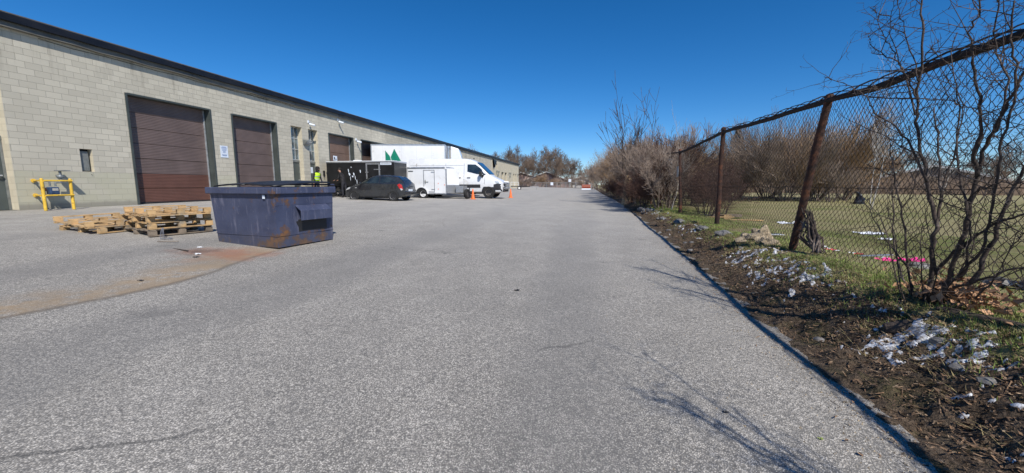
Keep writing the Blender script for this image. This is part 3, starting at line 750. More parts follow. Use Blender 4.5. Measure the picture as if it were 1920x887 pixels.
def side_y(st,x,z):
    _,zl,wl,zb,wb,zt,wt=lerp_st(st,x)
    pts=section(zl,wl,zb,wb,zt,wt)[2:]
    for (y0,z0),(y1,z1) in zip(pts,pts[1:]):
        if min(z0,z1)<=z<=max(z0,z1) and abs(z1-z0)>1e-6: return y0+(y1-y0)*(z-z0)/(z1-z0)
    return wt-.05
def side_panel(st,poly,side,off,name,mat,par,div=4):
    # polygon (x,z) laid on the body side; outline subdivided, fan from centre
    P=[]
    for (a,b),(c,d) in zip(poly,poly[1:]+poly[:1]):
        for k in range(div): P.append((a+(c-a)*k/div,b+(d-b)*k/div))
    cx=sum(p[0] for p in P)/len(P); cz=sum(p[1] for p in P)/len(P)
    mb=MB(); n=len(P); vs=[]
    for f in (1,.5):
        for x,z in P:
            xx,zz=cx+(x-cx)*f,cz+(z-cz)*f; vs.append((xx,side*(side_y(st,xx,zz)+off),zz))
    vs.append((cx,side*(side_y(st,cx,cz)+off),cz))
    fs=[(i,(i+1)%n,n+(i+1)%n,n+i) for i in range(n)]+[(n+i,n+(i+1)%n,2*n) for i in range(n)]
    mb.add(vs,fs); return mb.build(name,M[mat],par,smooth='full')
def wheel(par,x,y,r,w,side,rim='rim_steel',rr=.62,name='wheel',spokes=0,hub=True):
    t=MB().revolve([(r*rr,-w*.45),(r*.93,-w*.5),(r,-w*.36),(r,w*.36),(r*.93,w*.5),(r*rr,w*.45),(r*rr*.96,0)],(x,y,r),'y',32).build(name,M['tyre'],par,smooth=True)
    q=side
    prof=[(r*rr,q*w*.46),(r*rr*.93,q*w*.40),(r*rr*.86,q*w*.22),(r*rr*.55,q*w*.30),(r*rr*.42,q*w*.34),(r*rr*.30,q*w*.30),(0,q*w*.34)]
    MB().revolve(prof,(x,y,r),'y',28).build('rim',M[rim],t,smooth=True)
    if spokes:
        hb=MB()
        for k in range(spokes):
            a=2*math.pi*k/spokes; rad=r*rr*.68
            c=(x+rad*math.cos(a),y+q*w*.262,r+rad*math.sin(a)); hb.revolve([(r*rr*.11,-.012),(r*rr*.11,.012),(0,.012)],c,'y',10)
        hb.build('rim_holes',M['black_plastic'],t)
    return t
def arch(par,x,y,side,R_,zc,name='wheel_arch',mat='black_plastic',t=.012):
    pts=[]
    for k in range(25):
        a=-.35+(math.pi+.7)*k/24; pts.append((x+R_*math.cos(a),max(zc-.12,zc+R_*math.sin(a))))
    MB().prism(pts,'y',y-t if side>0 else y-t*.2,y+t*.2 if side>0 else y+t).build(name,M[mat],par)

# --- small dark hatchback. Local +x = front.
car=thing('hatchback_car','small charcoal three door hatchback parked in front of the black trailer','car',(-12.15,21.98,.60),math.pi)
ST=[(1.90,.28,.50,.52,.60,.58,.50),(1.84,.20,.66,.60,.72,.70,.62),(1.66,.18,.74,.70,.80,.82,.70),(1.35,.17,.78,.80,.83,.93,.68),(1.00,.17,.80,.90,.845,1.02,.64),
    (.62,.17,.81,.95,.85,1.24,.60),(.22,.17,.81,.97,.85,1.42,.59),(-.25,.17,.81,.98,.85,1.49,.59),(-.85,.17,.81,1.00,.85,1.48,.58),(-1.35,.18,.80,1.03,.84,1.40,.57),(-1.66,.22,.78,1.04,.82,1.20,.60),(-1.80,.30,.74,.98,.79,1.02,.66),(-1.88,.36,.66,.74,.72,.78,.62)]
loft_body(ST,'body','car_paint',car,angle=28)
for s in (-1,1):
    side_panel(ST,[(.84,1.02),(.30,1.37),(-.32,1.41),(-.34,1.02)],s,.006,'front_side_window','glass',car)
    side_panel(ST,[(-.44,1.04),(-.42,1.40),(-1.10,1.36),(-1.38,1.22),(-1.30,1.09)],s,.006,'rear_side_window','glass',car)
    side_panel(ST,[(1.0,1.0),(.88,.985),(.84,.99),(-.34,.99),(-.34,1.01),(.84,1.01)],s,.007,'window_trim','black_plastic',car)
    side_panel(ST,[(.99,.90),(.985,.28),(.97,.28),(.975,.90)],s,.003,'door_gap','black_plastic',car,1)
    side_panel(ST,[(-.37,1.0),(-.40,.28),(-.415,.28),(-.385,1.0)],s,.003,'door_gap','black_plastic',car,1)
    side_panel(ST,[(1.3,.30),(1.3,.22),(-1.2,.22),(-1.2,.30)],s,.006,'sill_trim','black_plastic',car,3)
    MB().box(-.30,-.12,s*.855-.016,s*.855+.016,.86,.89).build('door_handle',M['car_paint'],car,bevel=.006)
    MB().cbox((.72,s*.96,1.02),(.12,.2,.13)).build('mirror',M['car_paint'],car,bevel=.03)
    side_panel(ST,[(-1.50,.93),(-1.62,1.00),(-1.76,.92),(-1.82,.68),(-1.72,.62),(-1.60,.74)],s,.010,'tail_light','red_lens',car)
    side_panel(ST,[(-1.66,.71),(-1.72,.74),(-1.82,.66),(-1.72,.60)],s,.016,'reverse_light','clear_lens',car,2)
    side_panel(ST,[(1.46,.80),(1.50,.70),(1.82,.60),(1.80,.68),(1.62,.78)],s,.010,'headlight','clear_lens',car)
    side_panel(ST,[(1.14,.78),(1.02,.78),(1.02,.75),(1.14,.75)],s,.012,'side_repeater','clear_lens',car,1)
    for x in (1.24,-1.22):
        arch(car,x,s*.835,s,.345,.33,t=.016)
        wheel(car,x,s*.775,.30,.185,s,'rim_dark',.66,spokes=8)
MB().add([(.98,-.60,1.045),(.98,.60,1.045),(.24,.52,1.432),(.24,-.52,1.432)],[(0,1,2,3)]).build('windscreen',M['glass'],car)
MB().add([(-1.40,-.48,1.395),(-1.40,.48,1.395),(-1.70,.55,1.175),(-1.70,-.55,1.175)],[(0,1,2,3)]).build('rear_window',M['glass'],car)
MB().cbox((-1.905,.0,.62),(.02,.5,.12)).build('number_plate',M['sign_white'],car)
MB().box(-1.93,-1.80,-.70,.70,.34,.58).build('rear_bumper',M['car_paint'],car,bevel=.04)
MB().cbox((1.56,-.60,.86),(.34,.26,.015),(0,.42,.1)).build('hood_reflection_tape',M['white_paint'],car) if False else None

# --- tall white cargo van. Local +x = front, centre of length at 0
van=thing('cargo_van','tall white cargo van with dark lower trim parked behind the small white trailer','van',(-9.66,29.0,.575),0)
VS=[(3.66,.52,.62,.72,.74,.86,.60),(3.58,.42,.80,1.00,.92,1.10,.72),(3.40,.40,.88,1.16,.97,1.28,.78),(3.05,.40,.90,1.26,.99,1.44,.78),(2.72,.40,.90,1.36,1.00,1.60,.80),(2.40,.40,.90,1.42,1.00,1.88,.82),
    (1.95,.40,.90,1.46,1.01,2.32,.82),(1.60,.40,.90,1.48,1.01,2.60,.81),(1.20,.40,.90,1.50,1.01,2.78,.79),(.75,.40,.90,1.52,1.01,2.84,.78),(-1.5,.40,.90,1.52,1.01,2.86,.78),(-3.40,.40,.90,1.52,1.01,2.86,.78),(-3.56,.42,.86,1.50,.98,2.80,.76)]
loft_body(VS,'body','white_paint',van,angle=26)
for s in (-1,1):
    side_panel(VS,[(1.02,1.90),(1.02,2.42),(1.62,2.40),(1.98,2.14),(2.42,1.72),(2.30,1.64),(1.72,1.72)],s,.008,'side_window','glass',van)
    side_panel(VS,[(2.0,.98),(2.0,.74),(-1.55,.74),(-1.55,.98)],s,.012,'side_moulding','grey_plastic',van,6)
    side_panel(VS,[(-2.35,.98),(-2.35,.74),(-3.5,.74),(-3.5,.98)],s,.012,'side_moulding','grey_plastic',van,3)
    for x0 in (.78,-.62,-2.9): side_panel(VS,[(x0,2.5),(x0,1.0),(x0-.018,1.0),(x0-.018,2.5)],s,.004,'door_gap','grey_plastic',van,6)
    side_panel(VS,[(2.35,1.6),(2.30,1.0),(2.28,1.0),(2.33,1.6)],s,.004,'door_gap','grey_plastic',van,3)
    side_panel(VS,[(.75,2.36),(.75,2.345),(-3.4,2.345),(-3.4,2.36)],s,.004,'body_crease','grey_plastic',van,6)
    for x0 in (1.02,.30): MB().box(x0,x0+.24,s*1.03-.02,s*1.03+.02,1.44,1.49).build('door_handle',M['black_plastic'],van,bevel=.01)
    MB().cbox((2.08,s*1.20,1.72),(.16,.26,.34)).cbox((2.08,s*1.05,1.66),(.08,.2,.06)).build('mirror',M['black_plastic'],van,bevel=.03)
    MB().prism([(2.02,1.70),(2.16,1.42),(2.30,1.66)],'y',s*1.02-.01,s*1.02+.012).build('mirror_base',M['black_plastic'],van)
    side_panel(VS,[(3.05,1.22),(3.18,1.06),(3.52,.98),(3.56,1.06),(3.36,1.2)],s,.012,'headlight','clear_lens',van)
    side_panel(VS,[(3.62,.62),(3.60,.98),(3.30,1.06),(2.98,.98),(2.95,.44),(3.5,.44)],s,.016,'bumper_corner','grey_plastic',van)
    for x in (2.60,-1.95):
        arch(van,x,s*.985,s,.50,.47,t=.03)
        wheel(van,x,s*.90,.42,.26,s,'rim_steel',.55,spokes=6)
MB().add([(2.58,-.78,1.70),(2.58,.78,1.70),(1.66,.76,2.56),(1.66,-.76,2.56)],[(0,1,2,3)]).build('windscreen',M['glass'],van).location=(.06,0,.03)
MB().box(3.56,3.72,-.80,.80,.44,.80).build('front_bumper',M['grey_plastic'],van,bevel=.04)
MB().box(3.60,3.68,-.56,.56,.84,1.12).build('grille',M['black_plastic'],van,bevel=.03)
bb=MB()
for y in (-.55,-.2,.2,.55): bb.tube([(3.68,y,.62),(3.80,y,.66),(3.80,y,1.12),(3.68,y,1.2)],.035,8)
bb.tube([(3.70,-.8,.70),(3.81,-.62,.72),(3.81,.62,.72),(3.70,.8,.70)],.04,8).tube([(3.66,-.75,1.05),(3.80,-.6,1.06),(3.80,.6,1.06),(3.66,.75,1.05)],.035,8)
bb.build('bull_bar',M['alu'],van,smooth=True)
MB().box(-3.3,3.0,-.7,.7,.30,.45).build('underframe',M['black_plastic'],van)
MB().cyl((1.2,.2,2.85),(1.2,.2,2.93),.05,10).build('roof_marker',M['grey_plastic'],van)

# --- trailers. Local +x = tongue, y=0 near side, going back
ct=thing('enclosed_trailer','small white enclosed trailer with a side door and spoked wheel in front of the van','trailer',(-12.15,25.65,.60),0)
Lc,Wc=2.78,1.65; zb,zt=.36,2.02
bd=MB().prism([(0,0),(Lc,0),(Lc+.62,Wc/2),(Lc,Wc),(0,Wc)],'z',zb,zt); bd.build('body',M['white_panel'],ct,bevel=.012)
MB().box(-.03,Lc+.02,-.022,Wc+.022,zt-.02,zt+.10).build('roof_trim',M['alu'],ct,bevel=.03)
MB().box(-.02,Lc-.02,.0,Wc,zt+.095,zt+.12).build('roof',M['white_panel'],ct,bevel=.03)
MB().box(Lc-.10,Lc+.02,-.026,-.002,zt-.06,zt+.11).build('corner_cap',M['white_panel'],ct,bevel=.01)
MB().box(Lc-.05,Lc+.03,-.012,.03,zb,zt-.03).build('corner_post',M['alu'],ct)
MB().box(-.015,.02,-.012,.02,zb,zt).build('rear_post',M['alu'],ct)
MB().box(0,Lc,-.010,0,zb-.06,zb+.015).build('lower_rail',M['alu'],ct)
MB().add([(Lc+.035,-.012,zb+.02),(Lc+.63,Wc/2-.03,zb+.02),(Lc+.63,Wc/2-.03,.92),(Lc+.035,-.012,.92)],[(0,1,2,3)]).build('stone_guard',M['dplate'],ct)
MB().box(Lc+.55,Lc+1.05,Wc/2-.55,Wc/2+.45,.40,.86).build('tongue_box',M['dplate'],ct,bevel=.01)
dr=MB().box(1.20,1.92,-.018,-.001,zb+.12,zt-.14).build('side_door',M['white_panel'],ct,bevel=.004)
fr=MB().box(1.16,1.20,-.026,0,zb+.08,zt-.09).box(1.92,1.96,-.026,0,zb+.08,zt-.09).box(1.20,1.92,-.026,0,zt-.13,zt-.09).box(1.20,1.92,-.026,0,zb+.08,zb+.12)
fr.build('door_frame',M['alu'],dr)
for z in (.62,1.78): MB().box(1.72,1.98,-.04,-.018,z-.022,z+.022).build('hinge',M['alu'],dr)
MB().box(1.24,1.5,-.045,-.018,1.10,1.14).box(1.27,1.31,-.06,-.02,1.0,1.26).build('latch',M['lamp_bronze'],dr)
for x,z in ((2.18,1.0),(2.18,.62),(2.62,.9)): MB().box(x,x+.05,-.02,-.001,z,z+.05).build('marker_light',M['orange'],ct)
MB().box(.06,.42,-.006,-.001,1.80,1.88).build('name_plate',M['alu'],ct)
nb=MB()
for k in range(5): nb.box(.08+k*.065,.12+k*.065,-.0095,-.0065,1.815,1.865)
nb.build('plate_lettering',M['ink_black'],ct)
for s,y in ((-1,.0),(1,Wc)):
    pts=[(1.0+ .42*math.cos(math.pi*k/16),.33+.42*math.sin(math.pi*k/16)) for k in range(17)]
    MB().prism(pts,'y',y+s*.03,y-s*.02).build('wheel_arch',M['black_plastic'],ct)
    fd=MB(); 
    for k in range(16):
        a0_,a1_=math.pi*k/16,math.pi*(k+1)/16; r0,r1=.42,.50
        q=lambda r,a,yy:(1.0+r*math.cos(a),yy,.33+r*math.sin(a))
        ya,yb=y+s*.06,y
        fd.add([q(r0,a0_,ya),q(r1,a0_,ya),q(r1,a1_,ya),q(r0,a1_,ya),q(r0,a0_,yb),q(r1,a0_,yb),q(r1,a1_,yb),q(r0,a1_,yb)],[(0,1,2,3),(1,5,6,2),(0,4,7,3)])
    fd.build('fender',M['white_panel'],ct,smooth=True)
    wheel(ct,1.12,y-s*.10 if s>0 else y+.05,.33,.2,s,'rim_white',.62,spokes=5)
MB().box(Lc,Lc+1.55,Wc/2-.05,Wc/2+.05,.42,.50).cyl((Lc+1.35,Wc/2,.0),(Lc+1.35,Wc/2,.8),.035,8).build('tongue',M['black_plastic'],ct)
# trailer jack wheel / spare tyre leaning by the cone
sp=thing('spare_tyre','narrow black tyre standing upright beside the left orange cone','tyre',(-8.18,26.45,.585),math.radians(76))
wheel(sp,0,0,.33,.2,-1,'rim_dark',.60,name='tyre')

bt=thing('enclosed_trailer','long black enclosed trailer with a silver framed side door behind the hatchback','trailer',(-16.9,23.72,.76),0)
Lb,Wb=4.78,1.8; zb,zt=.34,2.20
MB().prism([(0,0),(Lb,0),(Lb,Wb),(0,Wb)],'z',zb,zt).build('body',M['black_panel'],bt,bevel=.02)
MB().box(-.02,Lb+.02,-.02,Wb+.02,zt-.02,zt+.07).build('roof_trim',M['alu'],bt,bevel=.02)
MB().box(0,Lb,.02,Wb-.02,zt+.065,zt+.10).build('roof',M['white_panel'],bt)
MB().cbox((1.9,.6,zt+.13),(.45,.4,.10)).build('roof_vent',M['white_panel'],bt,bevel=.04)
dr=MB().box(2.92,3.72,-.014,-.001,zb+.06,zt-.10).build('side_door',M['black_panel'],bt)
MB().box(2.83,2.92,-.03,0,zb+.02,zt-.06).box(3.72,3.81,-.03,0,zb+.02,zt-.06).box(2.92,3.72,-.03,0,zt-.14,zt-.06).build('door_frame',M['alu'],dr)
MB().box(3.40,3.86,-.05,-.03,1.72,1.77).box(2.80,3.0,-.05,-.03,1.54,1.60).build('hinge',M['alu'],dr)
MB().box(3.84,4.60,-.012,-.002,zt-.17,zt-.03).build('name_strip',M['sign_white'],bt)
nb=MB()
for k in range(8): nb.box(3.92+k*.08,3.97+k*.08,-.0155,-.0125,zt-.125,zt-.075)
nb.build('strip_lettering',M['lamp_bronze'],bt)
random.seed(8); tn=MB()
for x,z,w,h in ((1.58,1.66,.07,.24),(1.64,1.44,.14,.18),(1.70,1.16,.04,.26),(1.95,1.44,.10,.20),(2.04,1.2,.05,.28),(1.78,1.9,.09,.05),(2.42,1.62,.08,.2),(1.86,1.3,.12,.10),(2.15,.95,.05,.3)):
    tn.add([(x-w/2,-.006,z+h/2),(x+w*.1,-.006,z+h*.55),(x+w/2,-.006,z+h*.1),(x+w*.25,-.006,z-h/2),(x-w*.2,-.006,z-h*.3)],[(0,1,2,3,4)])
tn.build('white_side_marks',M['sign_white'],bt)  # irregular white shapes scattered over the trailer's near side
for x in (.93,1.80): wheel(bt,x,.02,.33,.2,-1,'rim_steel',.6,spokes=5)
MB().box(.5,2.22,-.14,0,.70,.76).box(.5,.56,-.14,0,.45,.7).box(2.16,2.22,-.14,0,.45,.7).build('fender',M['black_panel'],bt)
MB().box(Lb,Lb+1.0,Wb/2-.05,Wb/2+.05,.36,.46).build('tongue',M['black_plastic'],bt)

# --- white box truck backed toward the dock door
an=math.radians(14)
tk=thing('box_truck','white box truck with a green twin peak emblem parked behind the trailers','truck',(-17.2,29.85,.72),an)
Lt,Wt=5.92,2.3
MB().box(0,Lt,0,Wt,1.05,4.02).build('cargo_box',M['white_panel'],tk,bevel=.03)
MB().box(-.01,Lt+.01,-.02,0,3.95,4.04).box(-.01,Lt+.01,-.02,0,1.0,1.10).box(-.02,.06,-.018,0,1.1,3.95).box(Lt-.06,Lt+.02,-.018,0,1.1,3.95).build('box_trim',M['alu'],tk)
lg=MB()
lg.add([(1.33,-.0235,3.56),(1.33,-.0235,2.75),(2.45,-.0235,2.75),(2.02,-.0235,3.68),(1.66,-.0235,3.05)],[(0,1,2,3,4)])
lg.f=[]; lg.v=[]; y=-.006
lg.add([(1.12,y,3.55),(1.12,y,2.72),(1.56,y,2.72),(1.48,y,3.08)],[(0,1,2,3)]).add([(1.54,y,3.02),(1.60,y,2.72),(2.34,y,2.72),(1.84,y,3.68)],[(0,1,2,3)])
lg.build('peak_emblem',M['green_logo'],tk,fixn=False)
pp=MB()
for x in (.9,2.4,3.6,4.8): pp.box(x,x+.008,-.004,-.001,1.1,3.95)
pp.build('panel_seam',M['alu'],tk)
MB().cyl((Lt+.22,.12,.8),(Lt+.22,.12,3.75),.10,14).cyl((Lt+.22,.12,3.75),(Lt+.22,.12,3.92),.14,14).build('exhaust_stack',M['alu'],tk,smooth=True)
MB().prism([(Lt+.40,2.7),(Lt+.40,3.92),(Lt+1.05,3.72),(Lt+1.35,2.75)],'y',.12,Wt-.12).build('roof_fairing',M['white_paint'],tk,bevel=.06)
MB().prism([(Lt+.40,.55),(Lt+.40,2.7),(Lt+1.75,2.7),(Lt+2.2,1.7),(Lt+2.9,1.45),(Lt+2.95,.5)],'y',.10,Wt-.10).build('cab',M['white_paint'],tk,bevel=.06)
MB().add([(Lt+1.78,.25,2.62),(Lt+1.78,Wt-.25,2.62),(Lt+2.2,Wt-.25,1.78),(Lt+2.2,.25,1.78)],[(0,1,2,3)]).build('windscreen',M['glass'],tk).location=(.02,0,.02)
MB().add([(Lt+.9,.094,2.5),(Lt+1.65,.094,2.5),(Lt+1.95,.094,1.75),(Lt+.9,.094,1.75)],[(0,1,2,3)]).build('side_window',M['glass'],tk)
MB().box(0,Lt+2.7,.7,Wt-.7,.6,1.0).build('chassis',M['black_plastic'],tk)
for x in (1.5,Lt+2.2):
    for s,y in ((-1,.18),(1,Wt-.18)): wheel(tk,x,y,.48,.28,s,'rim_steel',.58,spokes=6)

# --- small flat utility trailer far down the lot
ut=thing('utility_trailer','small open flatbed trailer with white rail far down the lot','trailer',(-13.6,70.2,.60),math.radians(8))
MB().box(0,3.4,0,1.6,.55,.68).build('bed',M['black_plastic'],ut); MB().tube([(3.4,.8,.6),(5.0,.8,.55)],.06,6).tube([(4.6,.8,0.05),(4.6,.8,.6)],.04,6).build('tongue',M['galv'],ut)
MB().add([(1.8,0,.68),(3.5,0,.95),(3.5,1.6,.95),(1.8,1.6,.68)],[(0,1,2,3)]).build('ramp',M['alu'],ut)
rl=MB()
for x in (0,.7,1.4): rl.tube([(x,0,.68),(x,0,1.35)],.035,6)
rl.tube([(0,0,1.35),(1.4,0,1.35)],.035,6).tube([(0,0,1.0),(1.4,0,1.0)],.03,6); rl.build('side_rail',M['white_panel'],ut)
for s,y in ((-1,-.1),(1,1.7)): wheel(ut,1.5,y,.33,.2,s,'rim_white',.6)

# cones
def cone(x,y,label,rz=0):
    c=thing('traffic_cone',label,'traffic cone',(x,y,gz(x,y)),rz,group='orange traffic cones by the van')
    MB().prism([(-.18,-.13),(-.13,-.18),(.13,-.18),(.18,-.13),(.18,.13),(.13,.18),(-.13,.18),(-.18,.13)],'z',0,.035).build('base',M['orange'],c,bevel=.006)
    MB().revolve([(.135,.035),(.12,.06),(.028,.70),(.022,.71),(.018,.66)],(0,0,0),'z',24).build('cone',M['orange'],c,smooth=True)
    return c
cone(-7.75,26.2,'orange traffic cone beside the black tyre near the van','')if False else cone(-7.74,26.35,'orange traffic cone next to the black tyre, left of the van wheel')
cone(-6.02,31.0,'orange traffic cone standing alone in front of the van nose',.3)

# tyres behind the dumpster corner
for k in range(3):
    ty=thing('stacked_tyre',['bottom tyre of the black stack by the black trailer','middle tyre of the black stack by the black trailer','top tyre of the black stack by the black trailer'][k],'tyre',(-16.05+rnd(-.03,.03),22.75,.80+k*.215),0,group='tyres stacked by the black trailer')
    MB().revolve([(.20,.02),(.30,.0),(.335,.04),(.335,.17),(.30,.21),(.20,.19)],(0,0,0),'z',28).build('tread',M['tyre'],ty,smooth=True)
    MB().revolve([(.20,.03),(.17,.05),(.17,.16),(.20,.18)],(0,0,0),'z',24).build('inner_rim',M['rim_dark'],ty,smooth=True)

# ------------------------------------------------------------------ people
def skin_figure(name,J,E_,mat,par,root=0,sub=2):
    me=bpy.data.meshes.new(name); me.from_pydata([j[:3] for j in J],E_,[]); me.update()
    o=bpy.data.objects.new(name,me); COL.objects.link(o); o.parent=par
    me.materials.append(M[mat])
    sk=o.modifiers.new('skin','SKIN'); 
    if not me.skin_vertices: me.skin_vertices.new() if hasattr(me.skin_vertices,'new') else None
    sv=me.skin_vertices[0].data
    for i,j in enumerate(J):
        r=j[3]; sv[i].radius=(r,j[4] if len(j)>4 else r); sv[i].use_root=(i==root)
    sk.use_smooth_shade=True
    s=o.modifiers.new('sub','SUBSURF'); s.levels=s.render_levels=sub
    return o
def person(name,label,loc,rz,lean=0.,arms='work',vest=False,hood=False):
    p=thing(name,label,'person',loc,rz)
    # facing local +x ; joints (x,y,z,rx,ry)
    L=lean
    J=[(0,0,.95,.13,.16),(.03+L*.3,0,1.15,.12,.15),(.06+L*.8,0,1.38,.12,.17),(.09+L,0,1.50,.06),(.12+L*1.1,0,1.58,.055),(.14+L*1.15,0,1.66,.088,.075),(.14+L*1.15,0,1.74,.075,.07)]
    E_=[(0,1),(1,2),(2,3),(3,4),(4,5),(5,6)]
    def ch(pts,start):
        i=start
        for q in pts: J.append(q); E_.append((i,len(J)-1)); i=len(J)-1
        return i
    for s in (-1,1):
        ch([(0,s*.10,.86,.105),(.04 if s>0 else -.06,s*.11,.50,.068),(.0 if s>0 else -.14,s*.12,.10,.05),(.10 if s>0 else -.04,s*.13,.04,.045),(.19 if s>0 else .05,s*.13,.03,.035)],0)
        sx=.07+L*.8
        if arms=='work': hand=[(sx,s*.19,1.42,.065),(sx+.05,s*.24,1.16,.05),(sx+.28,s*.18,1.06,.04),(sx+.34,s*.17,1.05,.032)]
        else: hand=[(sx,s*.19,1.42,.065),(sx-.02,s*.25,1.14,.05),(sx+.10,s*.23,.93,.04),(sx+.13,s*.22,.88,.032)]
        w=ch(hand,2); hx,hy,hz,_=hand[-1]
        for k in range(4): ch([(hx+.05,hy+(k-1.5)*.022,hz-.01,.011),(hx+.10-.008*abs(k-1),hy+(k-1.5)*.024,hz-.03,.009),(hx+.115,hy+(k-1.5)*.022,hz-.055,.008)],w)
        ch([(hx+.02,hy-s*.045,hz-.005,.012),(hx+.055,hy-s*.06,hz-.02,.009)],w)
    b=skin_figure('body',J,E_,'shirt_black',p)
    # skin by height/position for face and hands
    t=NT('figure_cloth_and_skin'); x,y,z=t.xyz(t.obj)
    face=t.step(z,1.545,1.56); n=t.noise(t.obj,9,3)
    hands=t.step(x,sx+.31 if arms=='work' else 9,sx+.33 if arms=='work' else 9.1) if arms=='work' else t.math('MULTIPLY',t.step(z,.90,.915,1,0),t.step(t.math('ABSOLUTE',y),.17,.175))
    low=t.step(z,.94,.96)
    cl=t.mix(low,(.02,.02,.026),t.mix(t.step(n,.4,.6),(.010,.010,.011),(.022,.020,.021)))
    c=t.mix(t.math('MAXIMUM',face,hands),cl,(.42,.23,.16)); b.data.materials[0]=t.out(c,.8)
    hx=.14+L*1.15
    # hair or hood, shoes
    if hood:
        MB().revolve([(0,.16),(.09,.145),(.125,.07),(.125,-.03),(.11,-.12),(.13,-.17)],(hx-.025,0,1.70),'z',18).build('hood',M['shirt_black'],p,smooth=True)
    else:
        MB().revolve([(0,.115),(.07,.10),(.098,.05),(.10,.0)],(hx-.01,0,1.72),'z',18).box(hx+.06,hx+.17,-.06,.06,1.715,1.73).build('cap',M['hair'],p,smooth=True)
    hd=MB().cbox((hx+.095,0,1.67),(.04,.025,.045)).cbox((hx+.08,.033,1.70),(.012,.022,.010)).cbox((hx+.08,-.033,1.70),(.012,.022,.010)).cbox((hx+.085,0,1.625),(.01,.045,.010))
    hd.build('face_features',M['skin'],p,bevel=.004)
    for s in (-1,1): MB().cbox(((.13 if s>0 else -.01),s*.13,.035),(.27,.10,.075)).build('shoe',M['hair'],p,bevel=.03)
    if vest:
        mb=MB(); prof=[(.98,.155,.20),(1.15,.155,.205),(1.30,.16,.215),(1.42,.155,.21),(1.47,.12,.15)]; n=20
        for z,rx,ry in prof:
            f=(z-.95)/.5
            for k in range(n):
                a=2*math.pi*k/n; mb.v.append((.06*f+L*.8*f+rx*math.cos(a),ry*math.sin(a),z))
        for i in range(len(prof)-1):
            for k in range(n):
                mb.f.append((i*n+k,i*n+(k+1)%n,(i+1)*n+(k+1)%n,(i+1)*n+k))
        v=mb.build('safety_vest',M['hivis'],p,smooth=True)
        sb=MB()
        for z in (1.08,1.25):
            sb.revolve([(.172,-.02),(.172,.02)],(.045+L*.4,0,z),'z',20)
        o=sb.build('reflective_band',M['track'],v); o.scale=(1,1.28,1)
    return p
person('person','person in dark clothes and cap working beside the black trailer',(-15.2,22.95,.77),math.pi,.10)
person('person','person in a lime safety vest and black hood behind the dumpster',(-16.35,21.9,.79),math.radians(-15),.05,arms='hang',vest=True,hood=True)
# ------------------------------------------------------------------ fence
RP=[(-6,2.80),(-3,2.82),(.6,2.80),(3.1,2.84),(4.2,2.80),(5.16,2.79),(6.0,2.79),(6.98,2.82),(8.8,2.86),(10.3,2.90),(11.75,2.97),(13.5,2.90),(15.2,2.84),(16.93,2.82)]
def interp(P,y):
    if y<=P[0][0]: return P[0][1]
    for (a,b),(c,d) in zip(P,P[1:]):
        if a<=y<=c: return b+(d-b)*(y-a)/(c-a)
    return P[-1][1]
FX=3.5
fn=thing('chain_link_fence','rusty tall chain link fence beside the verge with leaning posts','fence',(FX,8,.4))
fl=fn.location
def F(mb,name,mat,**k): return mb.build(name,M[mat],fn,world=True,**k)
posts=[((FX+.04,-3,.40),(FX,-3,2.84)),((FX+.05,3.15,.38),(FX,3.05,2.85)),((FX-.08,7.52,.36),(FX+.02,6.98,2.86)),((FX-.05,11.66,.36),(FX,11.76,3.03)),((FX,16.30,.38),(FX,16.93,2.9))]
for a,b in posts:
    a_=Vector(a); b_=Vector(b)
    F(MB().tube([a_-Vector((0,0,.15)),a_.lerp(b_,.3)+Vector((.012,0,0)),a_.lerp(b_,.7)-Vector((.008,0,0)),b_],[.062,.060,.057,.055],14),'post','rust_post',smooth=True)
    F(MB().revolve([(.064,-.06),(.066,.0),(.045,.03),(0,.05)],b,'z',14),'post_cap','rust_post',smooth=True)
rr=[]; y=-6
while y<=16.95: rr.append((FX+.07*mn.noise(Vector((y*.6,0,0)))*(1-math.exp(-(y-7)**2)),y,interp(RP,y)-.02+.03*mn.noise(Vector((y*.9,3,0))))); y+=.25
rr.append((FX,16.93,2.80))
F(MB().tube(rr,[.043*(1+.25*mn.noise(Vector((q[1]*6,0,0)))) for q in rr],8),'top_rail','rail',smooth=True)
# woven mesh: every wire is a zigzag standing between ground and rail
random.seed(11)
def mesh_wires(y0,y1,base,top,xf,pitch=.052,r=.0036,lean=None):
    mb=MB(); n=int((y1-y0)/pitch)
    for i in range(n):
        ya=y0+i*pitch; zb_,zt_=base(ya),top(ya); m=max(4,int(round((zt_-zb_)/pitch)))
        pts=[]
        for j in range(m+1):
            f=j/m; z=zb_+(zt_-zb_)*f
            side=(j+i)%2; yy=ya+side*pitch+ (0 if lean is None else lean(ya,f))
            pts.append((xf(yy,z)+(.004 if side else -.004),yy,z+.006*mn.noise(Vector((yy*3,z*3,1)))))
        mb.tube(pts,r,3,cap=False)
    return mb
def wob(y,z):
    h=(z-.45)/2.4
    return FX+.045+.05*math.sin(y*1.1+.5)*math.sin(max(0,min(1,h))*math.pi)+.03*mn.noise(Vector((y*.8,z*.8,4)))+.05*max(0,.25-h)*math.sin(y*2.3)
lean=lambda y,f: -(.42 if 5.0<y<9.5 else .1)*(f-.0)*math.exp(-((y-7.4)/2.2)**2)
F(mesh_wires(-3,17.0,lambda y:.36+.05*mn.noise(Vector((y*.7,2,2))),lambda y:interp(RP,y-.15)+.0+.03*abs(mn.noise(Vector((y*5,0,7)))),wob,lean=lean),'wire_mesh','rust_wire',fixn=False)
F(MB().tube([(wob(y*.5-2.9,1.5)-.01,y*.5-2.9,1.50+.06*mn.noise(Vector((y*.4,0,3)))) for y in range(40)],.004,4),'tension_wire','rust_wire',fixn=False)
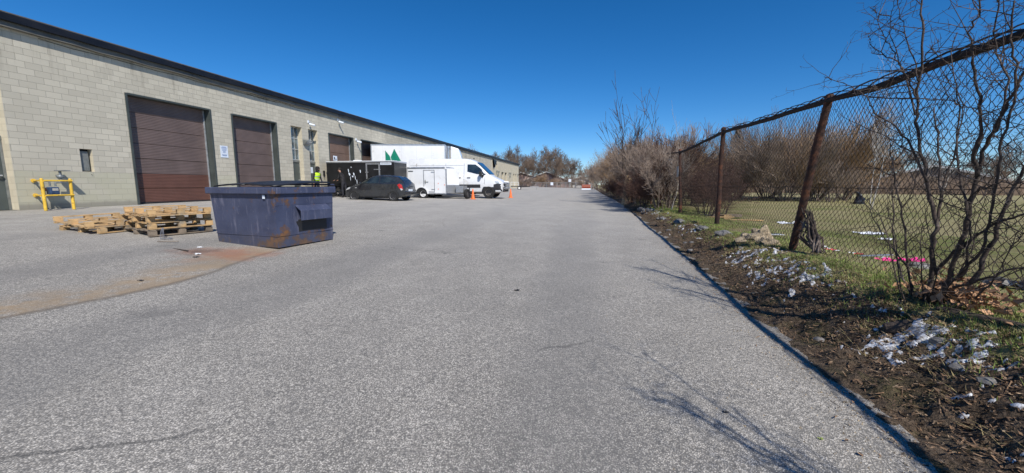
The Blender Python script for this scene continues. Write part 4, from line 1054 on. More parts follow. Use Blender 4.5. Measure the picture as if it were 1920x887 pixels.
# knuckled tops of the wires
kb=MB()
for i in range(int(20/.104)):
    y=-3+i*.104; z=interp(RP,y)+.01; kb.tube([(FX+.02,y,z-.04),(FX+.02+rnd(-.03,.03),y+rnd(-.02,.04),z+rnd(.03,.075))],.003,3,cap=False)
F(kb,'wire_ends','rust_wire',fixn=False)
# dead vine twisted along the rail
vb=MB()
for q in range(3):
    pts=[]; y=-1.0+q*.7
    while y<15.5-q*3:
        a=y*5.5+q*2; pts.append((FX+.045*math.cos(a),y,interp(RP,y)-.0+.05*math.sin(a)+.02)); y+=.16
    vb.tube(pts,.011-.002*q,4)
tag(vb.build('dead_vine',M['bark'],smooth=True),'thin dead vine twined along the rusty fence top rail','vine')
tag(MB().box(FX-.10,FX-.085,16.60,16.86,1.85,2.25).box(FX-.084,FX-.06,16.7,16.76,1.9,2.2).build('metal_plate',M['galv']),'small grey metal plate fixed to the far rusty fence post','plate')
# farther run of fence inside the thicket
f2=thing('chain_link_fence','dark sagging chain link fence deep in the bare thicket','fence',(3.45,26,.4))
P2=[(16.93,2.80),(20.5,3.02),(24.3,3.30),(25.6,3.34),(31.2,3.0),(38,2.7),(52,2.6)]
for y,zt_,l in ((20.6,3.0,.2),(24.3,3.33,-.5),(31,3.05,.2),(38,2.7,-.3),(46,2.6,.2)):
    MB().tube([(FX-3.45,y+l-26,-.1),(FX-3.45,y-26,zt_-.4)],.055,10).build('post',M['rust_post'],f2,smooth=True)
MB().tube([(FX-3.45,y-26,interp(P2,y)-.4) for y in [16.93+i*.9 for i in range(40)]],.034,6).build('top_rail',M['rust_post'],f2)
def mesh2():
    mb=MB(); y=17.0; p=.11
    i=0
    while y<50:
        t_=interp(P2,y)-.4; m=int(t_/p)
        mb.tube([(.05+.02*math.sin(y),y-26+((j+i)%2)*p,t_*j/m) for j in range(m+1)],.004,3,cap=False); y+=p; i+=1
    return mb
mesh2().build('wire_mesh',M['rust_wire'],f2,fixn=False)
# far fence across the end of the lot
f3=thing('chain_link_fence','grey galvanised chain link fence across the far end of the lot','fence',(-8,126,.35))
gx=[-16+i*3.0 for i in range(9)]
for x in gx: MB().tube([(x+8,0,-.1),(x+8,0,1.85)],.07,6).build('post',M['galv'],f3)
MB().tube([(-10,0,1.82),(16,0,1.82)],.05,6).build('top_rail',M['galv'],f3)
fm=MB(); x=-10
k=0
while x<16: fm.tube([(x,0,.05),(x+1.8,0,1.8)],.012,3,cap=False).tube([(x+1.8,0,.05),(x,0,1.8)],.012,3,cap=False); x+=.28
fm.build('wire_mesh',M['galv'],f3,fixn=False)
for (x,z,l) in ((-11.3,1.25,'white square notice on the far chain link fence, the left one'),(-5.75,2.25,'white square notice on a pole above the far chain link fence')):
    s=thing('notice_board',l,'sign',(x,125.8,gz(-8,125)))
    MB().box(-.42,.42,0,.03,z-.45,z+.45).build('board',M['sign_white'],s); MB().tube([(0,.06,0),(0,.06,z)],.05,6).build('pole',M['galv'],s)

# ------------------------------------------------------------------ bare trees
class Tree:
    def __init__(s,seed): s.r=random.Random(seed); s.trunk=MB(); s.crown=MB(); s.n=0
    def grow(s,p,d,L,r,depth,par):
        rg=s.r; nseg=par.get('seg',5) if depth>0 else 3; pts=[p.copy()]; rad=[r]; d=d.normalized()
        tr=par.get('tropism',.12); wig=par.get('wiggle',.22)
        tips=[]
        for i in range(nseg):
            d=(d+Vector((rg.gauss(0,wig),rg.gauss(0,wig),rg.gauss(0,wig)+tr))*(.5)).normalized()
            p=p+d*(L/nseg); pts.append(p.copy()); rad.append(max(par['rmin'],r*(1-(i+1)/nseg*par.get('taper',.6)))); tips.append((p.copy(),d.copy(),rad[-1],(i+1)/nseg))
        big = r>par['split']
        (s.trunk if big else s.crown).tube(pts,rad,(7 if r>par['split']*3 else 5) if big else 3,cap=False)
        s.n+=1
        if depth<=0: return
        nb=rg.randint(*par['kids'][min(depth,len(par['kids'])-1)])
        for k in range(nb):
            f=rg.uniform(par.get('start',.25),1); i=min(nseg-1,int(f*nseg)); q,dd,rq,_=tips[i]
            ax=dd.orthogonal(); ax.rotate(Matrix.Rotation(rg.uniform(0,6.28),3,dd)); nd=dd.copy(); nd.rotate(Matrix.Rotation(R(rg.uniform(*par.get('angle',(25,55)))),3,ax))
            s.grow(q,nd,L*rg.uniform(*par.get('lf',(.5,.78))),max(par['rmin'],rq*rg.uniform(.45,.7)),depth-1,par)
        if par.get('lead',True): s.grow(tips[-1][0],tips[-1][1],L*rg.uniform(.6,.8),max(par['rmin'],rad[-1]),depth-1,par)
def meshes(seed,kind,mt,mc):
    T=Tree(seed); rg=T.r
    if kind=='big':   # spreading crown, distant, height about 13
        par=dict(rmin=.019,split=.09,kids=[(3,4),(3,4),(3,4),(3,4),(3,4)],angle=(22,52),lf=(.52,.78),tropism=.16,wiggle=.2,start=.2,seg=4)
        T.grow(Vector((0,0,0)),Vector((rg.gauss(0,.05),0,1)),4.6,.34,5,par)
    elif kind=='thicket': # many stems, height about 5, medium distance
        par=dict(rmin=.0075,split=.035,kids=[(2,3),(3,4),(3,5),(3,4)],angle=(18,50),lf=(.5,.8),tropism=.16,wiggle=.26,start=.15,seg=4)
        for k in range(7):
            a=rg.uniform(0,6.28); T.grow(Vector((.5*math.cos(a),.5*math.sin(a),0)),Vector((math.cos(a)*rg.uniform(.1,.6),math.sin(a)*rg.uniform(.1,.6),1)),rg.uniform(1.5,2.2),rg.uniform(.03,.06),4,par)
    elif kind=='fan': # willow like shrub
        par=dict(rmin=.009,split=.035,kids=[(2,3),(3,5),(4,6)],angle=(8,26),lf=(.55,.85),tropism=.08,wiggle=.12,start=.1,seg=4)
        for k in range(26):
            a=rg.uniform(0,6.28); T.grow(Vector((.5*math.cos(a),.5*math.sin(a),0)),Vector((math.cos(a)*rg.uniform(.1,1.1),math.sin(a)*rg.uniform(.1,1.1),1)),rg.uniform(2.2,3.3),rg.uniform(.03,.05),3,par)
    elif kind=='tall': # tall sparse tree of several leaders
        par=dict(rmin=.014,split=.03,kids=[(1,2),(2,3),(3,4),(3,4)],angle=(18,40),lf=(.4,.62),tropism=.16,wiggle=.14,start=.2,seg=6)
        for k,(dx,dy) in enumerate(((-.22,0),(0,.1),(.22,-.05),(.02,-.15))):
            T.grow(Vector((dx*.5,dy,0)),Vector((dx,dy*.5,1.15)),4.6 if k!=3 else 3.8,.11,3,par)
    elif kind=='slim': # slim pale sapling
        par=dict(rmin=.006,split=.02,kids=[(1,1),(2,3),(6,8)],angle=(18,35),lf=(.22,.4),tropism=.16,wiggle=.10,start=.3,seg=8)
        T.grow(Vector((0,0,0)),Vector((.06,0,1)),5.4,.045,3,par)
    elif kind=='bush': # near bush
        par=dict(rmin=.0028,split=.012,kids=[(1,2),(2,3),(2,3),(2,3)],angle=(25,60),lf=(.4,.7),tropism=.14,wiggle=.33,start=.2,seg=6)
        for k in range(11):
            a=rg.uniform(0,6.28); T.grow(Vector((.15*math.cos(a),.15*math.sin(a),0)),Vector((math.cos(a)*rg.uniform(.1,.5),math.sin(a)*rg.uniform(.1,.6),1)),rg.uniform(1.0,1.5),rg.uniform(.012,.026),3,par)
    a=T.trunk.build('trunk',M[mt],None,fixn=False,smooth='full'); b=T.crown.build('crown',M[mc],None,fixn=False,smooth='full')
    z=max(v[2] for v in T.crown.v)
    ma,mb_=a.data,b.data
    bpy.data.objects.remove(a); bpy.data.objects.remove(b)
    return ma,mb_,z
def plant(name,label,cat,ms,x,y,z,h,rz,group=None,wide=1,mats=None):
    ma,mc,hz=ms; k=h/hz
    t_=thing(name,label,cat,(x,y,z),rz,group); t_.scale=(k*wide,k*wide,k)
    for nm,me in (('trunk',ma),('crown',mc)):
        o=bpy.data.objects.new(nm,me); COL.objects.link(o); o.parent=t_
    return t_
random.seed(21)
BIG=[meshes(100+i,'big','trunk','twig_far') for i in range(3)]
THK=[meshes(200+i,'thicket','trunk','twig_grey') for i in range(3)]+[meshes(210,'thicket','bark','twig_tan')]+[meshes(211,'thicket','bark','twig_dark')]
FAN=[meshes(300+i,'fan','trunk',m) for i,m in enumerate(('twig_tan','twig_grey'))]
TALL=meshes(400,'tall','bark','bark'); SLIM=meshes(500,'slim','birch','birch')

# woodland beyond the end of the lot
spots=[(-27.5,134,12.2),(-24.5,150,16.4),(-20.5,136,12.0),(-18.2,156,15.6),(-15.8,140,15.4),(-12.0,146,15.2),(-9.4,137,11.8),(-6.2,148,11.2),(-3.6,158,9.4),(-30,160,15),(-22,170,15),(-13,170,15.5),(-9,165,13),(-1.5,150,7.5),(-26,144,12.5),(1.5,140,8),(-19,146,11),(-8,152,12)]
words=['broad','round topped','tall','dense','wide','high','low','spreading','short','rear','deep','thick','hazy','little','slender','shrubby','lower','crowded']
for i,(x,y,h) in enumerate(spots):
    plant('bare_tree',f'{words[i]} leafless brown tree in the wood behind the far lot fence','tree',BIG[i%3],x,y,.2,h,i*1.3,group='leafless trees behind the far fence',wide=1.05)
for i,(x,y,h) in enumerate(((-44,136,15.6),(-49,142,16),(-41,140,14.2),(-38,148,13.6),(-34,150,14))):
    plant('bare_tree',['leafless treetop showing above the warehouse roof behind the box truck','second leafless treetop above the warehouse roof','leafless treetop above the roof near the van windscreen','thin leafless treetop above the far roof edge','leafless treetop just above the low end of the roof'][i],'tree',BIG[i%3],x,y,.2,h,i*2.1,group='treetops above the warehouse roof')
# thicket along the right side of the lot
th=[(3.3,19.0,3.6,1),(3.9,21.5,4.2,4),(2.95,24.2,4.4,0),(4.8,24.5,4.9,3),(3.2,27.5,4.9,1),(4.9,29.5,5.4,2),(3.0,31.5,5.2,4),(4.1,35,5.5,0),(2.7,37.5,5.4,3),(4.9,40.5,5.6,1),(2.9,44,5.6,2),(4.0,49,6.0,0),(2.7,54,6.0,3),(4.2,60,6.2,1),(2.5,66,6.2,2),(3.9,73,6.5,3),(2.4,81,6.5,0),(3.6,90,7,1),(2.0,100,7,3),(1.2,112,7.5,2),(0.4,124,7.5,1),(5.8,34,4.8,4),(6.5,46,5.6,3),(4.5,16.8,2.3,4),(4.2,15.4,1.7,4),(5.6,18.6,2.6,4),(4.0,19.8,2.9,4),(6.2,27,4.0,4)]
tw=['nearest','dark reddish','grey','tan','tangled','brushy','leaning','tall grey','low tan','pale','bushy','thorny','straggly','open','wispy','matted','faint','small','distant','far','farthest','shaded','inner','low red','ragged','lowest red','stunted','half hidden','small red']
for i,(x,y,h,v) in enumerate(th):
    plant('bare_shrub',f'{tw[i]} leafless shrub in the thicket along the right edge of the lot','shrub',THK[v],x,y,terr(x,y)-.05,h,i*1.7,group='leafless thicket along the right edge')
    o=COL.objects[-1] if False else None
plant('bare_tree','tall sparse leafless tree rising out of the thicket','tree',TALL,2.7,26.6,.35,7.9,.4,wide=1.25)
plant('bare_tree','thin pale sapling rising beside the dark fence corner post','tree',SLIM,3.55,18.3,.4,4.6,1.0,wide=1.6)
tag(MB().tube([(2.35,26.2,.2),(2.38,26.25,1.0),(2.45,26.3,2.1)],[.30,.24,.20],12).build('tree_stump',M['splinter'],smooth=True),'thick pale broken tree stump at the edge of the lot','stump')

lw=['left','leftmost low','second low','third low','middle','fifth low','sixth low','right','farthest right']
for i,x in enumerate((-24,-21,-18.4,-15.6,-13,-10.2,-7.4,-4.6,-2.0)):
    plant('bare_shrub',f'{lw[i]} leafless shrub screening the houses behind the far lot fence','shrub',THK[(3,0,1,3,2)[i%5]],x,128.5+(i%3)*1.8,.3,3.0+(i%4)*.7,i*1.9,group='shrubs behind the far lot fence',wide=1.3)
for i in range(12):
    y=19.5+i*3.3; x=2.95+.25*math.sin(i*2.3)
    plant('bramble',f'{lw[i%9]} dark red bramble at the foot of the thicket, number counted from the near end' if False else 'low dark red bramble massed at the foot of the thicket','bramble',THK[4],x,y,terr(x,y)-.05,1.7+.5*math.sin(i*1.7),i*1.1,group='dark red brambles at the foot of the thicket',wide=1.5)
# park beyond the fence
def ZP(x,y): return terr(x,y,False)
fan=[(12.6,38,5.2,0,'big tan leafless willow shrub in the park, left of the group'),(14.9,34.5,7.0,1,'big grey leafless willow shrub in the middle of the park group'),(17.6,36,7.6,0,'tall tan leafless willow shrub right of the park group'),(16.2,41,7.8,1,'grey willow shrub at the back of the park group'),(10.6,44,5.6,1,'low grey shrub at the left end of the park group'),(20.3,41,6.6,0,'tan shrub at the right end of the park group'),(13.2,47,5.6,0,'tan shrub behind the park group')]
for i,(x,y,h,v,l) in enumerate(fan): plant('willow_shrub',l,'shrub',FAN[v],x,y,ZP(x,y),h,i*1.1,group='leafless willow shrubs in the park',wide=1.05)
for i,(x,y,h,v) in enumerate(((19.9,37,5.2,3),(21.8,39.5,4.6,3),(23.2,42,3.9,0),(9.2,39,4.6,4),(11.5,36,3.9,0),(17.2,33,3.6,2),(8.6,33,3.2,4),(7.4,29,2.6,4),(6.6,25,2.4,0))):
    plant('bare_shrub',['tan brush at the right end of the willow shrubs','tan low brush beyond the right end of the willow shrubs','low grey brush farthest right beside the willow shrubs','dark reddish shrub left of the willow shrubs','grey shrub filling the gap left of the tan willow','low grey shrub in front of the willow shrubs','low dark shrub on the park grass behind the second fence post','small dark shrub on the park grass behind the far fence post','small grey shrub just beyond the far fence post'][i],'shrub',THK[v],x,y,ZP(x,y),h,i*1.3,wide=1.35)
for i,(x,y,h,l) in enumerate(((14.3,23.6,8.6,'tall thin pale birch leaning right behind the nearest leaning post'),(17.5,29,8.2,'thin pale birch left of the leaning one'),(29,41,6.6,'pair of pale slim birch trunks on the park edge'),(30.6,42,6.2,'short slim pale birch on the park edge'))):
    plant('birch_tree',l,'tree',SLIM,x,y,ZP(x,y),h,i*2.2,wide=1.0 if i<2 else 1.8)
# evergreen
def conifer():
    tr=MB().tube([(0,0,0),(0,0,7.6)],[.16,.02],7); cr=MB(); rg=random.Random(9)
    for i in range(9000):
        h=rg.uniform(.9,8.0); rad=2.3*(1-(h/8.2))**.8*(.75+.25*math.sin(h*4)); a=rg.uniform(0,6.28)
        if math.sin(a*3+h*2)<-.6 and rg.random()<.6: continue
        q=rad*math.sqrt(rg.uniform(.15,1)); s=rg.uniform(.06,.16)
        c=Vector((q*math.cos(a),q*math.sin(a),h-.22*q+rg.gauss(0,.08)))
        d=Vector((math.cos(a),math.sin(a),-.25)).normalized(); e=d.cross(Vector((0,0,1)))
        cr.add([c-e*s*.6,c+e*s*.6,c+d*s*1.8+Vector((0,0,rg.uniform(-.06,.06)))],[(0,1,2)])
    a=tr.build('trunk',M['trunk'],None); b=cr.build('crown',M['needle'],None,fixn=False); ma,mb_=a.data,b.data
    bpy.data.objects.remove(a); bpy.data.objects.remove(b); return ma,mb_,8
CON=conifer()
plant('evergreen_tree','dark evergreen tree behind the willow shrubs, seen through the fence','tree',CON,21.6,66,.28,9.7,0,wide=1.1)
plant('evergreen_tree','small dark evergreen tree behind the willow group','tree',CON,27.5,56,.28,6.8,1,wide=.9)
# bare trees round the far side of the park
pk=[(8,95,8),(13,92,8.6),(18,88,8),(24,90,8.6),(30,85,8),(9,110,9),(16,108,9),(36,78,7),(42,74,6.4),(48,70,6),(54,66,5.6),(60,62,5.4),(66,60,5.4),(73,58,5.6),(80,55,6),(33,66,6.2),(39,60,5.2),(46,56,4.6),(58,52,4.4),(68,48,4.6),(27,76,8),(90,50,7),(50,78,8),(62,74,8),(75,70,8)]
pw=['first','second','third','fourth','fifth','sixth','seventh','eighth','ninth','tenth','eleventh','twelfth','thirteenth','fourteenth','fifteenth','sixteenth','seventeenth','eighteenth','nineteenth','twentieth']
for i,(x,y,h) in enumerate(pk):
    plant('bare_tree','hazy brown leafless tree in the tree line beyond the park grass','tree',BIG[i%3],x,y,.25,h*1.0,i*1.9,group='leafless tree line beyond the park',wide=1.15)
# brushy scrub under that tree line
mb=MB(); rg=random.Random(4)
for i in range(15000):
    t_=rg.random(); x=20+rg.random()*85; y=86-.50*x+rg.gauss(0,3)+ (0); 
    h=rg.uniform(1.0,3.6)*(1.15 if x<45 else .9); w=.03
    l=rg.gauss(0,.5); mb.add([(x-w,y,.2),(x+w,y,.2),(x+l+.01,y+rg.gauss(0,.5),.2+h)],[(0,1,2)])
tag(mb.build('scrub',M['twig_far'],fixn=False),'brown brush massed along the far edge of the park','brush',kind='stuff')
rd=MB(); 
for i in range(30):
    pass
hx=axis([(20,130,4)]); hy=axis([(0,40,4)])
mbh=MB()
for v in hy:
    for u in hx:
        f=v/40; mbh.v.append((u+v*.5,88-.44*u+v, .2+ (3.2 if u<48 else 2.1)*math.sin(f*math.pi/2)*(1+.15*mn.noise(Vector((u*.1,v*.1,0))))))
nx=len(hx)
for j in range(len(hy)-1):
    for i in range(nx-1): mbh.f.append((j*nx+i,j*nx+i+1,(j+1)*nx+i+1,(j+1)*nx+i))
tag(mbh.build('hill',M['dry_field'],smooth='full'),kind='structure')

# far houses
def house(label,x,y,w,d,h,ph,rz,wall='brick_far'):
    hs=thing('house',label,'house',(x,y,.3),rz)
    MB().prism([(-w/2,0),(w/2,0),(w/2,h),(0,h+ph),(-w/2,h)],'y',0,d).build('wall',M[wall],hs)
    rf=MB()
    for s in (-1,1): rf.add([(s*(w/2+.5),-.5,h-.25),(0,-.5,h+ph+.12),(0,d+.4,h+ph+.12),(s*(w/2+.5),d+.4,h-.25),(s*(w/2+.5),-.5,h-.05),(0,-.5,h+ph+.34),(0,d+.4,h+ph+.34),(s*(w/2+.5),d+.4,h-.05)],[(0,1,2,3),(4,5,6,7),(0,1,5,4),(0,3,7,4)])
    r_=rf.build('roof',M['roof_far'],hs)
    tb=MB()
    for s in (-1,1): tb.add([(s*(w/2+.5),-.52,h-.25),(0,-.52,h+ph+.12),(0,-.52,h+ph+.42),(s*(w/2+.5),-.52,h+.05)],[(0,1,2,3)])
    tb.build('barge_board',M['house_trim'],r_)
    for wx in (-w*.3,0,w*.3):
        f_=MB().box(wx-.75,wx+.75,-.06,0,1.0,2.5).build('window',M['house_trim'],hs); MB().box(wx-.6,wx+.6,-.08,-.061,1.12,2.38).build('pane',M['dark_glass'],f_)
house('long low gabled house half hidden by bare trees beyond the far fence',-14.6,141,15,9,2.7,2.7,.0)
house('smaller pinkish house left of the long gabled house beyond the far fence',-23.5,141,8,9,4.2,1.0,.15)
house('low pale house half hidden right of the long gabled house',-3.0,150,8,8,2.6,1.2,-.1,'house_trim')
house('brown roofed low building beyond the park tree line',47,66,13,8,1.9,1.7,-.5,'roof_far')

# play posts far off in the park
for i,(u,l) in enumerate(((36.6,'yellow post far across the park, left of the red one'),(37.8,'tall yellow post beside the small red play piece'),(42.5,'yellow post right of the red play piece'))):
    tag(MB().cyl((u,130,.3),(u,130,1.9 if i else 1.3),.18,8).build('play_post',M['playy']),l,'play post')
tag(MB().cbox((40,130,.9),(1.6,.5,1.0)).cbox((40.2,130,1.5),(.7,.5,.5)).build('play_equipment',M['red']),'small red play piece between the yellow posts across the park','play equipment')
# plow far down the lot
pl=thing('snow_plow_blade','rusty orange plow bucket with white lower edge at the far right of the lot','plow',(-.55,96,.32),.1)
MB().prism([(0,.45),(.25,.2),(.35,1.5),(.6,2.0),(.1,1.9),(-.1,1.1)],'x',-1.3,1.3).build('bucket',M['plow'],pl)
MB().box(-1.35,1.35,-.1,.4,.0,.55).build('white_edge',M['sign_white'],pl)
for s in (-1,1): MB().tube([(s*1.2,.2,.4),(s*1.3,.4,2.0)],.08,6).build('side_arm',M['plow'],pl)
pl.scale=(.78,.78,.62)

# ------------------------------------------------------------------ things on and beyond the verge
def blob(name,mat,x,y,s,label,cat,seed,z=None,sq=(1,1,.6),rough=.35,rz=0,sub=3,lift=.25):
    import bmesh
    bm=bmesh.new(); bmesh.ops.create_icosphere(bm,subdivisions=sub,radius=1)
    for v in bm.verts:
        c=v.co.copy(); k=1+rough*mn.noise(c*1.3+Vector((seed,0,0)))+rough*.5*mn.noise(c*3.1+Vector((0,seed,0)))+rough*.25*mn.noise(c*8)
        v.co=Vector((c.x*sq[0],c.y*sq[1],c.z*sq[2]))*k*s
    me=bpy.data.meshes.new(name); bm.to_mesh(me); bm.free(); me.materials.append(M[mat])
    o=bpy.data.objects.new(name,me); COL.objects.link(o); me.shade_smooth(); me.set_sharp_from_angle(angle=R(28))
    o.location=(x,y,(terr(x,y) if z is None else z)+s*sq[2]*lift); o.rotation_euler=(0,0,rz)
    return tag(o,label,cat)
blob('rubble','rock',3.42,8.65,.24,'tallest pale chunk of broken rubble left of the leaning post','rubble',3,sq=(.7,.6,1.0),rough=.6)
blob('rubble','rock',3.12,8.35,.22,'low pale heap of rubble in front of the tall chunk','rubble',5,sq=(1.2,.9,.55),rough=.6)
blob('rubble','rock',3.28,8.0,.15,'small pale rubble lump at the foot of the leaning post','rubble',6,sq=(1.2,.8,.6),rough=.7)
for i,(x,y,s,l) in enumerate(((2.62,17.8,.16,'grey stone at the lot edge below the thicket'),(2.45,19.2,.2,'dark stone at the lot edge below the thicket shade'),(2.55,14.6,.10,'small dark lump on the verge edge'),(2.75,12.9,.14,'grey stone on the grassy mound'),(2.9,10.9,.13,'dark stone beside the snow on the mound'),(2.95,9.5,.16,'brown clod beside the pale rubble'),(2.34,12.2,.07,'little stone on the asphalt edge'),(3.3,2.55,.11,'round pale stone in the dry grass at the lower right'))):
    blob('stone','rock_grey',x,y,s,l,'stone',20+i,sq=(1.1,.9,.6))
rg=random.Random(77)
for i in range(26):
    yy=2.2+17*rg.random()**1.3; xx=rg.uniform(2.15,3.1)
    o=blob('stone','rock_grey' if rg.random()<.6 else 'rock',xx,yy,rg.uniform(.02,.06),'small stone half buried in the brown verge','stone',60+i,sq=(1.1,.9,.6),sub=2)
    o['group']='small stones in the verge'
# clump of torn roots hanging by the leaning post
rc=MB(); rg=random.Random(6)
for k in range(26):
    a=rg.uniform(0,6.28); p0=Vector((3.5+rg.gauss(0,.05),7.25+rg.gauss(0,.06),1.0+rg.uniform(-.2,.2))); p1=Vector((3.5+rg.gauss(0,.08),7.03+rg.gauss(0,.07),.72)); p2=Vector((3.5+rg.gauss(0,.05),6.85+rg.gauss(0,.05),.5))
    rc.tube([p0,p1,p2],[.006,.018,.008],5)
tag(rc.build('root_clump',M['bark'],smooth=True),'dark clump of dead stems tangled in the fence at the leaning post','root clump')
# litter and boards beyond the fence
def board(x,y,l,w,rz,mat,label,cat='board',h=.03,dz=0.02,ry=0):
    tag(MB().cbox((x,y,terr(x,y)+h/2+dz),(l,w,h),(0,ry,rz)).build('board',M[mat],bevel=.004),label,cat)
board(4.75,16.2,1.9,.16,.2,'wood_old','long dark plank lying beyond the fence between the two far posts',h=.10)
board(5.4,15.3,1.2,.12,-.15,'wood','pale plank beyond the fence below the dark plank')
board(4.3,14.8,1.3,.07,.1,'wood','thin yellow lath beyond the fence left of the second post')
board(5.0,15.9,.35,.2,.5,'wood','short block of pale wood against the dark plank',h=.14)
board(3.95,9.6,.5,.2,.1,'alu','flat grey sheet on the ground behind the rubble',h=.01)
board(4.7,7.6,.8,.05,.35,'alu','pale thin strip beside the pink cloth',h=.02)
scrap('snow_sheet','snow_trash',6.6,14.6,.75,'white crumpled sheet beyond the fence left of the rubble','litter',11,flat=.12)
scrap('white_litter','snow_trash',7.25,11.9,.65,'long white scrap lying on the park grass','litter',12,flat=.08)
scrap('white_litter','snow_trash',6.8,10.6,.25,'small white and brown scrap on the park grass','litter',13,flat=.3)
scrap('pink_cloth','pink',4.75,7.35,.26,'bright pink crumpled cloth beyond the fence','cloth',14,flat=.5)
scrap('pink_cloth','pink',5.35,7.75,.30,'bright pink cloth nearer the bush beyond the fence','cloth',15,flat=.4)
scrap('red_litter','red',4.25,7.95,.16,'salmon red scrap left of the pink cloth','litter',16,flat=.4)
scrap('red_litter','red',4.65,7.85,.14,'small dark red scrap between the pink cloths','litter',17,flat=.4)
rg=random.Random(3)
for i in range(8):
    scrap('paper_scrap','snow_trash',4.1+rg.random()*1.2,7.5+rg.random()*.9,.07+.06*rg.random(),'little white scrap in the litter strip beyond the fence','litter',30+i,flat=.4)
for o in list(COL.objects):
    if o.get('label')=='little white scrap in the litter strip beyond the fence': o['group']='white scraps beyond the fence'
scrap('blue_sheet','blue',5.35,5.55,.42,'pale blue plastic sheet behind the near bush','plastic sheet',18,flat=.3)
scrap('black_sheet','black_plastic',5.2,5.95,.55,'black and white rumpled plastic behind the near bush','plastic sheet',19,flat=.35)
blob('brown_clod','rock_grey',5.0,7.05,.12,'brown stone beside the pink cloth','stone',40,sq=(1.4,.9,.6))
# black bag in the park
bg=MB(); rings=[(0,.36,.22,-.08),(.12,.33,.22,-.05),(.3,.25,.2,.02),(.5,.15,.14,-.06),(.62,.10,.09,-.17),(.70,.13,.07,-.22),(.76,.06,.03,-.30)]
n=16; rg=random.Random(2)
for z,rx,ry,ox in rings:
    for k in range(n):
        a=2*math.pi*k/n; q=1+rg.uniform(-.16,.16); bg.v.append((ox+rx*q*math.cos(a),ry*q*math.sin(a),z))
for i in range(len(rings)-1):
    for k in range(n): bg.f.append((i*n+k,i*n+(k+1)%n,(i+1)*n+(k+1)%n,(i+1)*n+k))
bg.f.append(tuple(range((len(rings)-1)*n,len(rings)*n)))
bb_=thing('black_bag','black plastic bag slumped upright on the park grass','bag',(17.6,30.2,.29),.3)
bb_.scale=(1.05,1.05,1.05)
bg.build('bag',M['black_bag'],bb_,smooth=True); MB().add([(.36,-.1,.3),(.62,-.15,.42),(.60,-.1,.36),(.34,-.1,.14)],[(0,1,2,3)]).add([(-.4,-.2,.02),(-.62,-.25,.0),(-.35,-.2,.1)],[(0,1,2)]).build('loose_flap',M['black_bag'],bb_)
MB().cbox((-.12,-.15,.56),(.07,.05,.06)).build('white_tag',M['sign_white'],bb_,bevel=.01)

